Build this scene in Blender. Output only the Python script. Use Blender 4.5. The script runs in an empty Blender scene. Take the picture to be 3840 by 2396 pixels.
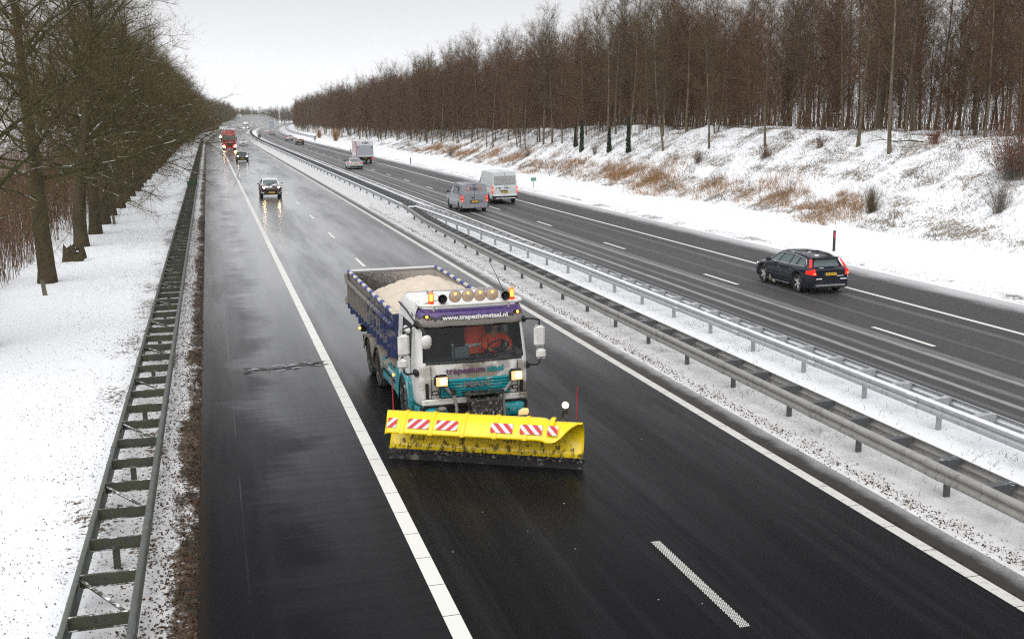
import bpy, bmesh, math, random
import numpy as np
from mathutils import Vector, Matrix
SC = bpy.context.scene
COL = SC.collection
R_ = math.radians
# ---------------------------------------------------------------- camera
cam_d = bpy.data.cameras.new('camera'); cam = bpy.data.objects.new('camera', cam_d); COL.objects.link(cam)
CF, CPIT, CYAW, CROLL, CH = 4052.8, 0.187235, 0.268777, 0.010302, 6.5886
cam_d.sensor_width = 36.0; cam_d.lens = CF / 3840 * 36
cam_d.clip_start = 0.1; cam_d.clip_end = 6000
def _cam():
    F = Vector((math.sin(CYAW) * math.cos(CPIT), math.cos(CYAW) * math.cos(CPIT), -math.sin(CPIT)))
    R = Vector((math.cos(CYAW), -math.sin(CYAW), 0)); D = F.cross(R)
    R2 = R * math.cos(CROLL) + D * math.sin(CROLL); D2 = D * math.cos(CROLL) - R * math.sin(CROLL)
    M = Matrix((R2, -D2, -F)).transposed().to_4x4(); M.translation = Vector((0, 0, CH)); return M
cam.matrix_world = _cam(); SC.camera = cam
# ---------------------------------------------------------------- sky, sun, exposure
SUN_EL, SUN_AZ = R_(52), R_(215)
w = bpy.data.worlds.new('World'); SC.world = w; w.use_nodes = True
wn, wl = w.node_tree.nodes, w.node_tree.links
bg = wn['Background']
sky = wn.new('ShaderNodeTexSky'); sky.sky_type = 'NISHITA'; sky.sun_disc = False
sky.sun_elevation = SUN_EL; sky.sun_rotation = SUN_AZ
sky.air_density = 1.0; sky.dust_density = 4.0; sky.ozone_density = 1.0
hs = wn.new('ShaderNodeHueSaturation'); hs.inputs['Saturation'].default_value = 0.12; hs.inputs['Value'].default_value = 0.1
wl.new(sky.outputs[0], hs.inputs['Color'])
# the closed cloud deck: one even grey layer, a little brighter low down, with soft broad cloud
tc = wn.new('ShaderNodeTexCoord'); mp = wn.new('ShaderNodeMapping'); mp.inputs['Scale'].default_value = (1.2, 1.2, 5.0)
wl.new(tc.outputs['Generated'], mp.inputs['Vector'])
nz = wn.new('ShaderNodeTexNoise'); nz.inputs['Scale'].default_value = 1.6; nz.inputs['Detail'].default_value = 4
wl.new(mp.outputs[0], nz.inputs['Vector'])
sx = wn.new('ShaderNodeSeparateXYZ'); wl.new(tc.outputs['Generated'], sx.inputs[0])
g1 = wn.new('ShaderNodeMapRange'); g1.interpolation_type = 'SMOOTHSTEP'
g1.inputs['From Min'].default_value = 0.0; g1.inputs['From Max'].default_value = 0.12
g1.inputs['To Min'].default_value = 0.86; g1.inputs['To Max'].default_value = 0.58
wl.new(sx.outputs['Z'], g1.inputs['Value'])
g2 = wn.new('ShaderNodeMapRange'); g2.inputs['From Min'].default_value = 0.3; g2.inputs['From Max'].default_value = 0.7
g2.inputs['To Min'].default_value = 0.97; g2.inputs['To Max'].default_value = 1.03
wl.new(nz.outputs['Fac'], g2.inputs['Value'])
mm = wn.new('ShaderNodeMath'); mm.operation = 'MULTIPLY'; wl.new(g1.outputs[0], mm.inputs[0]); wl.new(g2.outputs[0], mm.inputs[1])
cc = wn.new('ShaderNodeVectorMath'); cc.operation = 'SCALE'; cc.inputs[0].default_value = (0.965, 0.975, 1.0); wl.new(mm.outputs[0], cc.inputs['Scale'])
mx = wn.new('ShaderNodeMix'); mx.data_type = 'RGBA'; mx.inputs['Factor'].default_value = 0.93
wl.new(hs.outputs[0], mx.inputs['A']); wl.new(cc.outputs[0], mx.inputs['B'])
wl.new(mx.outputs['Result'], bg.inputs['Color']); bg.inputs['Strength'].default_value = 1.0
sl = bpy.data.lights.new('sun', 'SUN'); so = bpy.data.objects.new('sun', sl); COL.objects.link(so)
sl.energy = 1.5; sl.angle = R_(70); sl.color = (1.0, 0.98, 0.95)
so.rotation_euler = (R_(90) - SUN_EL, 0, R_(180) - SUN_AZ)
so.location = (0, 0, 60)
SC.view_settings.view_transform = 'Standard'; SC.view_settings.look = 'None'
SC.view_settings.exposure = 0.55; SC.view_settings.gamma = 1.0; SC.view_settings.use_curve_mapping = False
SC.render.engine = 'CYCLES'
SC.cycles.max_bounces = 6; SC.cycles.diffuse_bounces = 2; SC.cycles.glossy_bounces = 3
SC.cycles.transmission_bounces = 4; SC.cycles.transparent_max_bounces = 6; SC.cycles.volume_bounces = 0
SC.cycles.sample_clamp_indirect = 3.0; SC.cycles.use_denoising = False; SC.cycles.filter_width = 1.2
# ---------------------------------------------------------------- road geometry: X across, s along, both in metres
def off(s):
    return 0.0 if s < 255 else (s - 255) ** 2 / 11200.0
def offv(s):
    return np.where(s < 255, 0.0, (s - 255) ** 2 / 11200.0)
def head(s):
    return 0.0 if s < 255 else math.atan((s - 255) / 5600.0)
def RP(X, s, z=0.0):
    return Vector((X + off(s), s, z))
# ---------------------------------------------------------------- object helpers
def tag(o, label=None, cat=None, group=None, kind=None):
    if label: o['label'] = label
    if cat: o['category'] = cat
    if group: o['group'] = group
    if kind: o['kind'] = kind
    return o
def empty(name, loc=(0, 0, 0), rz=0.0, label=None, cat=None, group=None):
    o = bpy.data.objects.new(name, None); COL.objects.link(o); o.location = loc; o.rotation_euler = (0, 0, rz)
    o.empty_display_size = 0.3
    return tag(o, label, cat, group)
def link(name, me, parent=None, loc=None, rot=None):
    o = bpy.data.objects.new(name, me); COL.objects.link(o)
    if parent: o.parent = parent
    if loc is not None: o.location = loc
    if rot is not None: o.rotation_euler = rot
    return o
class MB:
    """collects polygons with a material slot per face and links them as one mesh"""
    def __init__(self): self.v = []; self.f = []; self.m = []
    def poly(self, pts, mi=0):
        n = len(self.v); self.v += [tuple(p) for p in pts]; self.f.append(tuple(range(n, n + len(pts)))); self.m.append(mi); return self
    def mesh(self, vs, fs, mi=0):
        n = len(self.v); self.v += [tuple(p) for p in vs]
        for f in fs: self.f.append(tuple(i + n for i in f)); self.m.append(mi)
        return self
    def box(self, c, s, rz=0.0, rx=0.0, ry=0.0, mi=0, top=1.0):
        M = Matrix.Translation(c) @ Matrix.Rotation(rz, 4, 'Z') @ Matrix.Rotation(ry, 4, 'Y') @ Matrix.Rotation(rx, 4, 'X')
        vs = []
        for z in (-.5, .5):
            k = top if z > 0 else 1.0
            for x, y in ((-.5, -.5), (.5, -.5), (.5, .5), (-.5, .5)): vs.append(M @ Vector((x * s[0] * k, y * s[1] * k, z * s[2])))
        return self.mesh(vs, [(0, 3, 2, 1), (4, 5, 6, 7), (0, 1, 5, 4), (1, 2, 6, 5), (2, 3, 7, 6), (3, 0, 4, 7)], mi)
    def rbox(self, c, s, r=0.03, rz=0.0, rx=0.0, mi=0):
        """box with its four upright... all twelve edges chamfered"""
        M = Matrix.Translation(c) @ Matrix.Rotation(rz, 4, 'Z') @ Matrix.Rotation(rx, 4, 'X')
        a, b, d = s[0] / 2, s[1] / 2, s[2] / 2; r = min(r, a * .9, b * .9, d * .9)
        rings = []
        for z, k in ((-d, r), (-d + r, 0), (d - r, 0), (d, r)):
            x, y = a - k, b - k; q = r
            rings.append([(x - q, -y, z), (x, -y + q, z), (x, y - q, z), (x - q, y, z), (-x + q, y, z), (-x, y - q, z), (-x, -y + q, z), (-x + q, -y, z)])
        vs = [M @ Vector(p) for rg in rings for p in rg]
        fs = [tuple(range(7, -1, -1)), tuple(range(24, 32))]
        for k in range(3):
            for i in range(8): j = (i + 1) % 8; fs.append((k * 8 + i, k * 8 + j, k * 8 + 8 + j, k * 8 + 8 + i))
        return self.mesh(vs, fs, mi)
    def tube(self, pts, r, n=8, mi=0, caps=True):
        pts = [Vector(p) for p in pts]; rr = r if isinstance(r, (list, tuple)) else [r] * len(pts)
        vs, fs = [], []; up = None
        for i, p in enumerate(pts):
            t = (pts[min(i + 1, len(pts) - 1)] - pts[max(i - 1, 0)]).normalized()
            if up is None: up = Vector((0, 0, 1)) if abs(t.z) < .9 else Vector((1, 0, 0))
            a = t.cross(up).normalized(); b = a.cross(t).normalized(); up = b
            for k in range(n):
                th = 2 * math.pi * k / n; vs.append(p + (a * math.cos(th) + b * math.sin(th)) * rr[i])
        for i in range(len(pts) - 1):
            for k in range(n): j = (k + 1) % n; fs.append((i * n + k, i * n + j, i * n + n + j, i * n + n + k))
        if caps: fs.append(tuple(range(n))); fs.append(tuple(range((len(pts) - 1) * n, len(pts) * n))[::-1])
        return self.mesh(vs, fs, mi)
    def lathe(self, prof, c=(0, 0, 0), axis='Z', n=24, mi=0):
        """prof: (radius, height) pairs turned about an axis"""
        c = Vector(c); vs, fs = [], []
        for r, h in prof:
            for k in range(n):
                th = 2 * math.pi * k / n; x, y = r * math.cos(th), r * math.sin(th)
                p = {'Z': (x, y, h), 'X': (h, x, y), 'Y': (x, h, y)}[axis]; vs.append(c + Vector(p))
        for i in range(len(prof) - 1):
            for k in range(n): j = (k + 1) % n; fs.append((i * n + k, i * n + j, i * n + n + j, i * n + n + k))
        return self.mesh(vs, fs, mi)
    def grid(self, P, mi=0, closed=False):
        """P[i][j] points"""
        nr, nc = len(P), len(P[0]); vs = [p for row in P for p in row]; fs = []
        for i in range(nr - 1):
            for j in range(nc - 1 + (1 if closed else 0)):
                k = (j + 1) % nc; fs.append((i * nc + j, i * nc + k, i * nc + nc + k, i * nc + nc + j))
        return self.mesh(vs, fs, mi)
    def prism(self, poly, y0, y1, axis='Y', mi=0):
        """poly: 2-D outline; extruded along axis"""
        def P(a, b, h): return {'Y': (a, h, b), 'X': (h, a, b), 'Z': (a, b, h)}[axis]
        n = len(poly); vs = [P(a, b, y0) for a, b in poly] + [P(a, b, y1) for a, b in poly]
        fs = [tuple(range(n))[::-1], tuple(range(n, 2 * n))] + [(i, (i + 1) % n, n + (i + 1) % n, n + i) for i in range(n)]
        return self.mesh(vs, fs, mi)
    def build(self, name, mats, parent=None, smooth=None, loc=None, rot=None, weld=False, bevel=0, solid=0, subsurf=0):
        me = bpy.data.meshes.new(name); me.from_pydata(self.v, [], self.f)
        mats = mats if isinstance(mats, (list, tuple)) else [mats]
        for m in mats: me.materials.append(m)
        me.polygons.foreach_set('material_index', self.m)
        bm = bmesh.new(); bm.from_mesh(me)
        if weld: bmesh.ops.remove_doubles(bm, verts=bm.verts, dist=1e-4)
        bmesh.ops.recalc_face_normals(bm, faces=bm.faces)
        bm.to_mesh(me); bm.free()
        if smooth is not None:
            me.shade_smooth(); me.set_sharp_from_angle(angle=R_(smooth))
        o = link(name, me, parent, loc, rot)
        if solid: md = o.modifiers.new('s', 'SOLIDIFY'); md.thickness = solid; md.offset = -1
        if bevel: md = o.modifiers.new('b', 'BEVEL'); md.width = bevel; md.segments = 2; md.limit_method = 'ANGLE'
        if subsurf: md = o.modifiers.new('u', 'SUBSURF'); md.levels = subsurf; md.render_levels = subsurf
        return o
def np_mesh(name, verts, faces, mats, fsize, uv=None, mi=None):
    """fast mesh from numpy arrays; faces (n, fsize)"""
    me = bpy.data.meshes.new(name); nv, nf = len(verts), len(faces)
    me.vertices.add(nv); me.vertices.foreach_set('co', verts.astype(np.float32).ravel())
    me.loops.add(nf * fsize); me.loops.foreach_set('vertex_index', faces.astype(np.int32).ravel())
    me.polygons.add(nf); me.polygons.foreach_set('loop_start', np.arange(nf, dtype=np.int32) * fsize)
    try: me.polygons.foreach_set('loop_total', np.full(nf, fsize, dtype=np.int32))
    except Exception: pass
    for m in (mats if isinstance(mats, (list, tuple)) else [mats]): me.materials.append(m)
    if mi is not None: me.polygons.foreach_set('material_index', mi.astype(np.int32))
    if uv is not None:
        ul = me.uv_layers.new(name='UVMap'); ul.data.foreach_set('uv', uv[faces.ravel()].astype(np.float32).ravel())
    me.update(calc_edges=True); me.validate()
    return me
def text(parent, s, size, loc, rot, mat, name='lettering', ext=0.003, sx=1.0, align='CENTER', bold=0.0):
    cu = bpy.data.curves.new('t', 'FONT'); cu.body = s; cu.size = size; cu.extrude = ext; cu.align_x = align; cu.align_y = 'CENTER'; cu.offset = bold
    cu.resolution_u = 3
    ob = bpy.data.objects.new('t', cu); COL.objects.link(ob)
    dg = bpy.context.evaluated_depsgraph_get(); me = bpy.data.meshes.new_from_object(ob.evaluated_get(dg))
    bpy.data.objects.remove(ob)
    me.materials.clear(); me.materials.append(mat)
    for v in me.vertices: v.co.x *= sx
    return link(name, me, parent, loc, rot)
# ---------------------------------------------------------------- material helpers
class M_:
    def __init__(self, name):
        self.mat = bpy.data.materials.new(name); self.mat.use_nodes = True
        self.n = self.mat.node_tree.nodes; self.l = self.mat.node_tree.links
        self.b = self.n['Principled BSDF']; self.out = self.n['Material Output']
    def _in(self, node, key, val):
        if val is None: return
        s = node.inputs[key]
        if isinstance(val, bpy.types.NodeSocket): self.l.new(val, s)
        else:
            try: s.default_value = val
            except Exception: s.default_value = (*val, 1.0) if len(val) == 3 else val
    def set(self, **k):
        names = dict(col='Base Color', rough='Roughness', metal='Metallic', spec='Specular IOR Level', coat='Coat Weight', croug='Coat Roughness', nrm='Normal',
                     emc='Emission Color', em='Emission Strength', trans='Transmission Weight', ior='IOR', alpha='Alpha', sss='Subsurface Weight')
        for a, v in k.items(): self._in(self.b, names[a], v)
        return self
    def uv(self): return self.n.new('ShaderNodeUVMap').outputs[0]
    def obj(self): return self.n.new('ShaderNodeTexCoord').outputs['Object']
    def geo(self, k='Position'): return self.n.new('ShaderNodeNewGeometry').outputs[k]
    def rnd(self): return self.n.new('ShaderNodeObjectInfo').outputs['Random']
    def sep(self, v):
        n = self.n.new('ShaderNodeSeparateXYZ'); self.l.new(v, n.inputs[0]); return n.outputs
    def map(self, v, scale=(1, 1, 1), loc=(0, 0, 0)):
        n = self.n.new('ShaderNodeMapping'); self.l.new(v, n.inputs['Vector']); n.inputs['Scale'].default_value = scale; n.inputs['Location'].default_value = loc; return n.outputs[0]
    def noise(self, v, scale=1, detail=2, rough=.5, dist=0, ch='Fac'):
        n = self.n.new('ShaderNodeTexNoise'); self.l.new(v, n.inputs['Vector'])
        n.inputs['Scale'].default_value = scale; n.inputs['Detail'].default_value = detail; n.inputs['Roughness'].default_value = rough; n.inputs['Distortion'].default_value = dist
        return n.outputs[ch]
    def voro(self, v, scale=1, rand=1.0):
        n = self.n.new('ShaderNodeTexVoronoi'); self.l.new(v, n.inputs['Vector']); n.inputs['Scale'].default_value = scale; n.inputs['Randomness'].default_value = rand; return n.outputs['Distance']
    def m(self, op, a, b=0.0, c=0.0, clamp=False):
        n = self.n.new('ShaderNodeMath'); n.operation = op; n.use_clamp = clamp
        for i, x in enumerate((a, b, c)): self._in(n, i, x)
        return n.outputs[0]
    def mr(self, v, a, b, c=0.0, d=1.0, smooth=True):
        n = self.n.new('ShaderNodeMapRange'); n.interpolation_type = 'SMOOTHSTEP' if smooth else 'LINEAR'
        self._in(n, 'Value', v); n.inputs['From Min'].default_value = a; n.inputs['From Max'].default_value = b; n.inputs['To Min'].default_value = c; n.inputs['To Max'].default_value = d
        return n.outputs[0]
    def band(self, x, lo, hi, soft):
        return self.m('MULTIPLY', self.mr(x, lo - soft, lo + soft), self.mr(x, hi - soft, hi + soft, 1, 0))
    def mix(self, f, a, b):
        n = self.n.new('ShaderNodeMix'); n.data_type = 'RGBA'; self._in(n, 'Factor', f); self._in(n, 'A', a); self._in(n, 'B', b); return n.outputs['Result']
    def mixf(self, f, a, b):
        n = self.n.new('ShaderNodeMix'); n.data_type = 'FLOAT'; self._in(n, 'Factor', f); self._in(n, 'A', a); self._in(n, 'B', b); return n.outputs['Result']
    def bump(self, h, strength=.3, dist=.01):
        n = self.n.new('ShaderNodeBump'); self.l.new(h, n.inputs['Height']); n.inputs['Strength'].default_value = strength; n.inputs['Distance'].default_value = dist; return n.outputs[0]
def flat(name, col, rough=.5, metal=0, spec=.5, coat=0, em=0, emc=None, var=0.0, vs=8.0, dirt=0.0, dcol=(.23, .21, .18), ds=3.0):
    """plain paint, plastic or metal, with slight tone variation and optional road dirt"""
    k = M_(name); c = (*col, 1)
    o = k.obj()
    if var: c = k.mix(k.noise(o, vs, 4, .6), tuple(x * (1 - var) for x in col) + (1,), tuple(min(1, x * (1 + var)) for x in col) + (1,))
    if dirt:
        z = k.sep(o)[2]; nn = k.noise(o, ds, 6, .7)
        f = k.m('MULTIPLY', k.mr(nn, .62 - .35 * dirt, .78 - .25 * dirt), k.mr(z, 1.6, .2, .35, 1.0))
        c = k.mix(f, c, (*dcol, 1)); k.set(rough=k.mixf(f, rough, .85))
    else: k.set(rough=rough)
    k.set(col=c, metal=metal, spec=spec, coat=coat)
    if em: k.set(em=em, emc=(*(emc or col), 1))
    return k.mat
# ================================================================ materials of the setting
def m_asphalt(far):
    k = M_('wet_asphalt_far' if far else 'wet_asphalt'); uv = k.uv(); X, S, _ = k.sep(uv)
    grain = k.mr(k.noise(uv, 38, 3, .85), .28, .72, 0, 1, False); g2 = k.voro(uv, 30)
    patch = k.noise(k.map(uv, (.55, .05, 1)), 1.0, 5, .62)
    streak = k.noise(k.map(uv, (2.6, .03, 1)), 1.0, 5, .65)
    fine = k.noise(k.map(uv, (14, .25, 1)), 1.0, 4, .7)
    if not far:
        base = k.mix(k.m('POWER', grain, 1.6), (.002, .0022, .003, 1), (.024, .025, .028, 1))
        # bleached film of salt and slush left along the lanes
        film = k.m('MULTIPLY', k.mr(streak, .42, .68), k.mr(fine, .2, .7, .4, 1.0))
        film = k.m('MULTIPLY', film, k.mr(S, 24, 60, .25, 1.0))
        base = k.mix(k.m('MULTIPLY', film, .55), base, (.13, .134, .142, 1))
        # hard shoulder: sheen of its wet film put in as paler colour, sideways drift marks, dark fringe at the verge
        sh = k.mr(X, 2.6, 2.75, 1, 0)
        side = k.noise(k.map(uv, (.5, 5.5, 1)), 1.0, 5, .7, .2); side2 = k.noise(k.map(uv, (.22, .30, 1), (7, 3, 0)), 1.0, 4, .55, .4)
        side3 = k.noise(k.map(uv, (.9, 1.6, 1), (3, 1, 0)), 1.0, 6, .75, .5)
        edge = k.m('ADD', X, k.m('ADD', k.m('MULTIPLY', side, .8), k.m('ADD', k.m('MULTIPLY', side3, 1.0), k.m('MULTIPLY', side2, -4.2))))
        pale = k.m('MULTIPLY', k.mr(edge, -.8, .25), k.mr(S, 13, 26, .22, 1.0))
        shc = k.mix(k.m('MULTIPLY', pale, k.mr(side, .25, .7, .45, 1.0)), (.010, .0105, .012, 1), (.10, .103, .11, 1))
        shc = k.mix(k.m('MULTIPLY', grain, .5), shc, (.03, .03, .033, 1))
        tr = k.m('MULTIPLY', k.band(X, .46, .62, .09), k.mr(S, 15, 60, 1, .6)); shc = k.mix(k.m('MULTIPLY', tr, .4), shc, (.03, .03, .033, 1))
        ln = k.band(k.m('ADD', X, k.m('MULTIPLY', k.noise(k.map(uv, (0, .1, 0)), 1, 2), .06)), .205, .225, .006); shc = k.mix(k.m('MULTIPLY', ln, k.mr(k.noise(k.map(uv, (0, .2, 0)), 1, 2), .45, .6)), shc, (.075, .078, .082, 1))
        base = k.mix(sh, base, shc)
        # wheel tracks pale line in the slow lane
        tk = k.m('MULTIPLY', k.band(k.m('ADD', X, k.m('MULTIPLY', patch, .35)), 3.35, 3.48, .16), k.mr(S, 26, 45)); base = k.mix(k.m('MULTIPLY', tk, .45), base, (.2, .205, .215, 1))
        # salty grit beyond the right edge line, then slush
        wob = k.m('ADD', X, k.m('MULTIPLY', k.m('SUBTRACT', k.noise(uv, 1.3, 5, .7), .5), .5))
        gr = k.mr(wob, 10.28, 10.42); base = k.mix(gr, base, k.mix(grain, (.05, .046, .042, 1), (.12, .112, .105, 1)))
        sl_ = k.m('MULTIPLY', k.mr(wob, 10.55, 10.95), k.mr(grain, .3, .6, .5, 1)); base = k.mix(sl_, base, (.62, .63, .65, 1))
        wl_ = k.mr(k.m('ADD', X, k.m('MULTIPLY', grain, .3)), -.16, -.34); base = k.mix(wl_, base, (.035, .028, .022, 1))
        wet = k.m('MULTIPLY', k.mr(patch, .30, .62), k.mr(grain, .1, .9, .75, 1.0))
        ro = k.m('ADD', k.mixf(wet, .34, .20), k.m('MULTIPLY', gr, .3)); ro = k.mixf(sh, ro, k.mixf(pale, .45, .26))
        vign_ramp = k.mr(k.m('ADD', S, k.m('MULTIPLY', patch, 14)), 19, 62)  # distance ramp: vignette-like darkening painted into the asphalt nearest the camera
        base = k.mix(k.m('MULTIPLY', k.mr(vign_ramp, .5, 0), .45), base, (.006, .006, .0065, 1))
        k.set(col=base, rough=k.m('ADD', ro, k.m('MULTIPLY', k.mr(vign_ramp, .6, 0), .12)), spec=k.m('ADD', .02, k.m('MULTIPLY', vign_ramp, .33)), coat=k.m('MULTIPLY', vign_ramp, k.m('MULTIPLY', k.m('SUBTRACT', 1.0, gr), k.m('MULTIPLY', k.m('MULTIPLY', k.mr(X, 5.5, 9, .9, .5), k.mr(S, 80, 240, 1, .35)), k.mr(wet, 0, 1, .55, 1.0)))), croug=.18, nrm=k.bump(k.m('ADD', grain, k.m('MULTIPLY', g2, .6)), .10, .005))
    else:
        base = k.mix(grain, (.014, .014, .015, 1), (.064, .064, .067, 1))
        base = k.mix(k.m('MULTIPLY', k.mr(streak, .4, .7), k.mr(S, 30, 140, .08, .5)), base, (.15, .155, .16, 1))
        for lo, hi, st in ((17.12, 17.30, .75), (17.75, 18.0, .28), (18.62, 18.85, .62), (18.95, 19.2, .3), (16.5, 16.62, .2), (20.4, 20.6, .12), (22.0, 22.3, .16)):
            t = k.band(k.m('ADD', X, k.m('MULTIPLY', k.m('SUBTRACT', k.noise(k.map(uv, (.3, .03, 1), (lo, 0, 0)), 1, 3), .5), .5)), lo, hi, .07)
            t = k.m('MULTIPLY', t, k.mr(k.noise(k.map(uv, (9, .8, 1)), 1, 4, .7), .25, .6, .35, 1))
            base = k.mix(k.m('MULTIPLY', t, st), base, (.42, .42, .42, 1))
        wob = k.m('ADD', X, k.m('MULTIPLY', k.m('SUBTRACT', k.noise(k.map(uv, (1, .35, 1)), 1.0, 5, .7), .5), 1.1))
        a = k.mr(wob, 15.95, 15.25); base = k.mix(a, base, (.66, .67, .70, 1))
        b = k.m('MULTIPLY', k.mr(wob, 25.1, 26.3), k.mr(grain, .2, .6, .6, 1)); base = k.mix(b, base, (.55, .555, .57, 1))
        ro = k.m('ADD', k.mr(patch, .3, .6, .40, .55), k.m('MULTIPLY', a, .2))
        k.set(col=base, rough=ro, spec=.4, nrm=k.bump(k.m('ADD', grain, g2), .3, .006))
    return k.mat
def m_snow():
    k = M_('snow_ground'); uv = k.uv(); X, S, _ = k.sep(uv)
    n1 = k.noise(uv, .35, 5, .6); fine = k.noise(uv, 9, 5, .75); fine2 = k.noise(k.map(uv, (16, 8, 1)), 1.0, 4, .8); mid = k.noise(uv, 2.2, 5, .7)
    snow = k.mix(n1, (.83, .855, .89, 1), (.90, .915, .935, 1))
    # how much grass, leaf and grit shows through, by zone across the road
    def z(a, b, c, d): return k.band(X, a, b, c)
    bare = k.m('MULTIPLY', z(-1.75, -1.0, .45, 0), .42)
    bare = k.m('MAXIMUM', bare, k.m('MULTIPLY', k.mr(X, -1.35, -.7), k.m('MULTIPLY', k.mr(X, 5, 4), .78)))
    bare = k.m('MAXIMUM', bare, k.m('MULTIPLY', k.mr(X, -5.2, -2.2), k.m('MULTIPLY', k.mr(X, -1.2, -1.0, 1, 0), .52)))
    bare = k.m('MAXIMUM', bare, k.m('MULTIPLY', z(10.9, 11.35, .15, 0), .46))
    bare = k.m('MAXIMUM', bare, k.m('MULTIPLY', z(11.3, 14.8, .4, 0), .14))
    bare = k.m('MAXIMUM', bare, k.m('MULTIPLY', z(26.4, 28.0, .5, 0), .52))
    bare = k.m('MAXIMUM', bare, k.m('MULTIPLY', z(35.6, 39.6, .8, 0), .56))
    bare = k.m('MAXIMUM', bare, k.m('MULTIPLY', z(39.6, 52.0, 1.0, 0), .54))
    bare = k.m('MAXIMUM', bare, k.m('MULTIPLY', k.mr(X, -6.8, -9), .36))
    bare = k.m('MAXIMUM', bare, .06)
    bare = k.m('MULTIPLY', bare, k.mr(k.noise(k.map(uv, (1, .55, 1)), .55, 4, .6), .3, .68, .6, 1.12)); thr = k.m('SUBTRACT', .84, k.m('MULTIPLY', bare, .55))
    v = k.m('ADD', k.m('MULTIPLY', fine, .55), k.m('ADD', k.m('MULTIPLY', fine2, .25), k.m('MULTIPLY', mid, .28)))
    f = k.mr(k.m('SUBTRACT', v, thr), -.02, .035)
    dirt = k.mix(k.noise(uv, 20, 3), (.05, .035, .022, 1), (.16, .125, .085, 1))
    slope = k.mr(X, 33, 36); dirt = k.mix(slope, dirt, k.mix(mid, (.16, .15, .14, 1), (.26, .21, .15, 1)))
    # bed of dead leaves and soil right at the left carriageway edge
    soil = k.m('MULTIPLY', k.mr(k.m('ADD', X, k.m('MULTIPLY', k.m('SUBTRACT', k.noise(k.map(uv, (2, 1, 1)), 1.3, 6, .75), .5), 1.7)), -.93, -.58), k.mr(X, 4, 3.9))
    soilc = k.mix(k.mr(fine, .35, .70), (.010, .008, .006, 1), k.mix(k.mr(mid, .45, .6), (.075, .042, .022, 1), (.045, .045, .018, 1))); soilc = k.mix(k.mr(fine2, .60, .72), soilc, (.45, .45, .45, 1))
    grey = k.m('MULTIPLY', k.m('MAXIMUM', z(10.6, 12.5, .6, 0), k.m('MULTIPLY', z(-2.0, -.5, .5, 0), .95)), .60); snow = k.mix(k.m('MULTIPLY', grey, k.mr(mid, .25, .7, .5, 1.1)), snow, (.42, .395, .375, 1))
    c = k.mix(f, snow, dirt); c = k.mix(soil, c, soilc)
    k.set(col=c, rough=.7, spec=.25, nrm=k.bump(k.m('ADD', fine, k.m('MULTIPLY', mid, 1.4)), .5, .05))
    return k.mat
def m_mark(worn=.3, col=(.72, .72, .70)):
    k = M_('road_paint'); uv = k.uv()
    n = k.noise(uv, 9, 6, .8); g = k.noise(uv, 30, 3, .7)
    f = k.mr(n, .70 - worn * .55, .80 - worn * .4)
    c = k.mix(k.m('MULTIPLY', f, .55), (*col, 1), (.16, .16, .16, 1)); c = k.mix(k.m('MULTIPLY', g, .18), c, (.4, .39, .37, 1))
    k.set(col=c, rough=.45, nrm=k.bump(g, .2, .003)); return k.mat
def m_galv(name, moss=0.0, snow=.3, base=(.36, .37, .38)):
    k = M_(name); o = k.geo('Position'); N = k.geo('Normal'); nz_ = k.sep(N)[2]
    n = k.noise(o, 3.0, 6, .7); st = k.noise(k.map(o, (9, 9, .9)), 1.0, 4, .7)
    c = k.mix(n, tuple(x * .7 for x in base) + (1,), tuple(x * 1.25 for x in base) + (1,))
    c = k.mix(k.m('MULTIPLY', k.mr(st, .5, .72), .5), c, (.09, .085, .075, 1))
    if moss: c = k.mix(k.m('MULTIPLY', k.mr(k.noise(o, 2.2, 4, .7), .38, .60), moss), c, (.075, .082, .048, 1))
    sn = k.m('MULTIPLY', k.mr(nz_, .45, .8), k.mr(k.noise(o, 5, 5, .8), .70 - snow * .55, .84 - snow * .5)); c = k.mix(sn, c, (.82, .84, .87, 1))
    k.set(col=c, rough=k.mixf(sn, .5, .8), metal=k.mixf(sn, .15, 0.0), spec=.4, nrm=k.bump(n, .15, .01)); return k.mat
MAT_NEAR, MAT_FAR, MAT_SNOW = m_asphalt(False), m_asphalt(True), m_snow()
MAT_MARK, MAT_MARK2 = m_mark(.35, (.62, .61, .58)), m_mark(.05, (.78, .78, .74))
MAT_GALV = m_galv('galvanised_steel', 0, .35); MAT_GALV_W = m_galv('galvanised_steel_snowy', 0, .78, (.36, .37, .38)); MAT_GALV_M = m_galv('mossy_steel', .7, .42, (.060, .062, .054))
MAT_GALV_D = m_galv('dark_steel', 0, .25, (.09, .095, .10))
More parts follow.
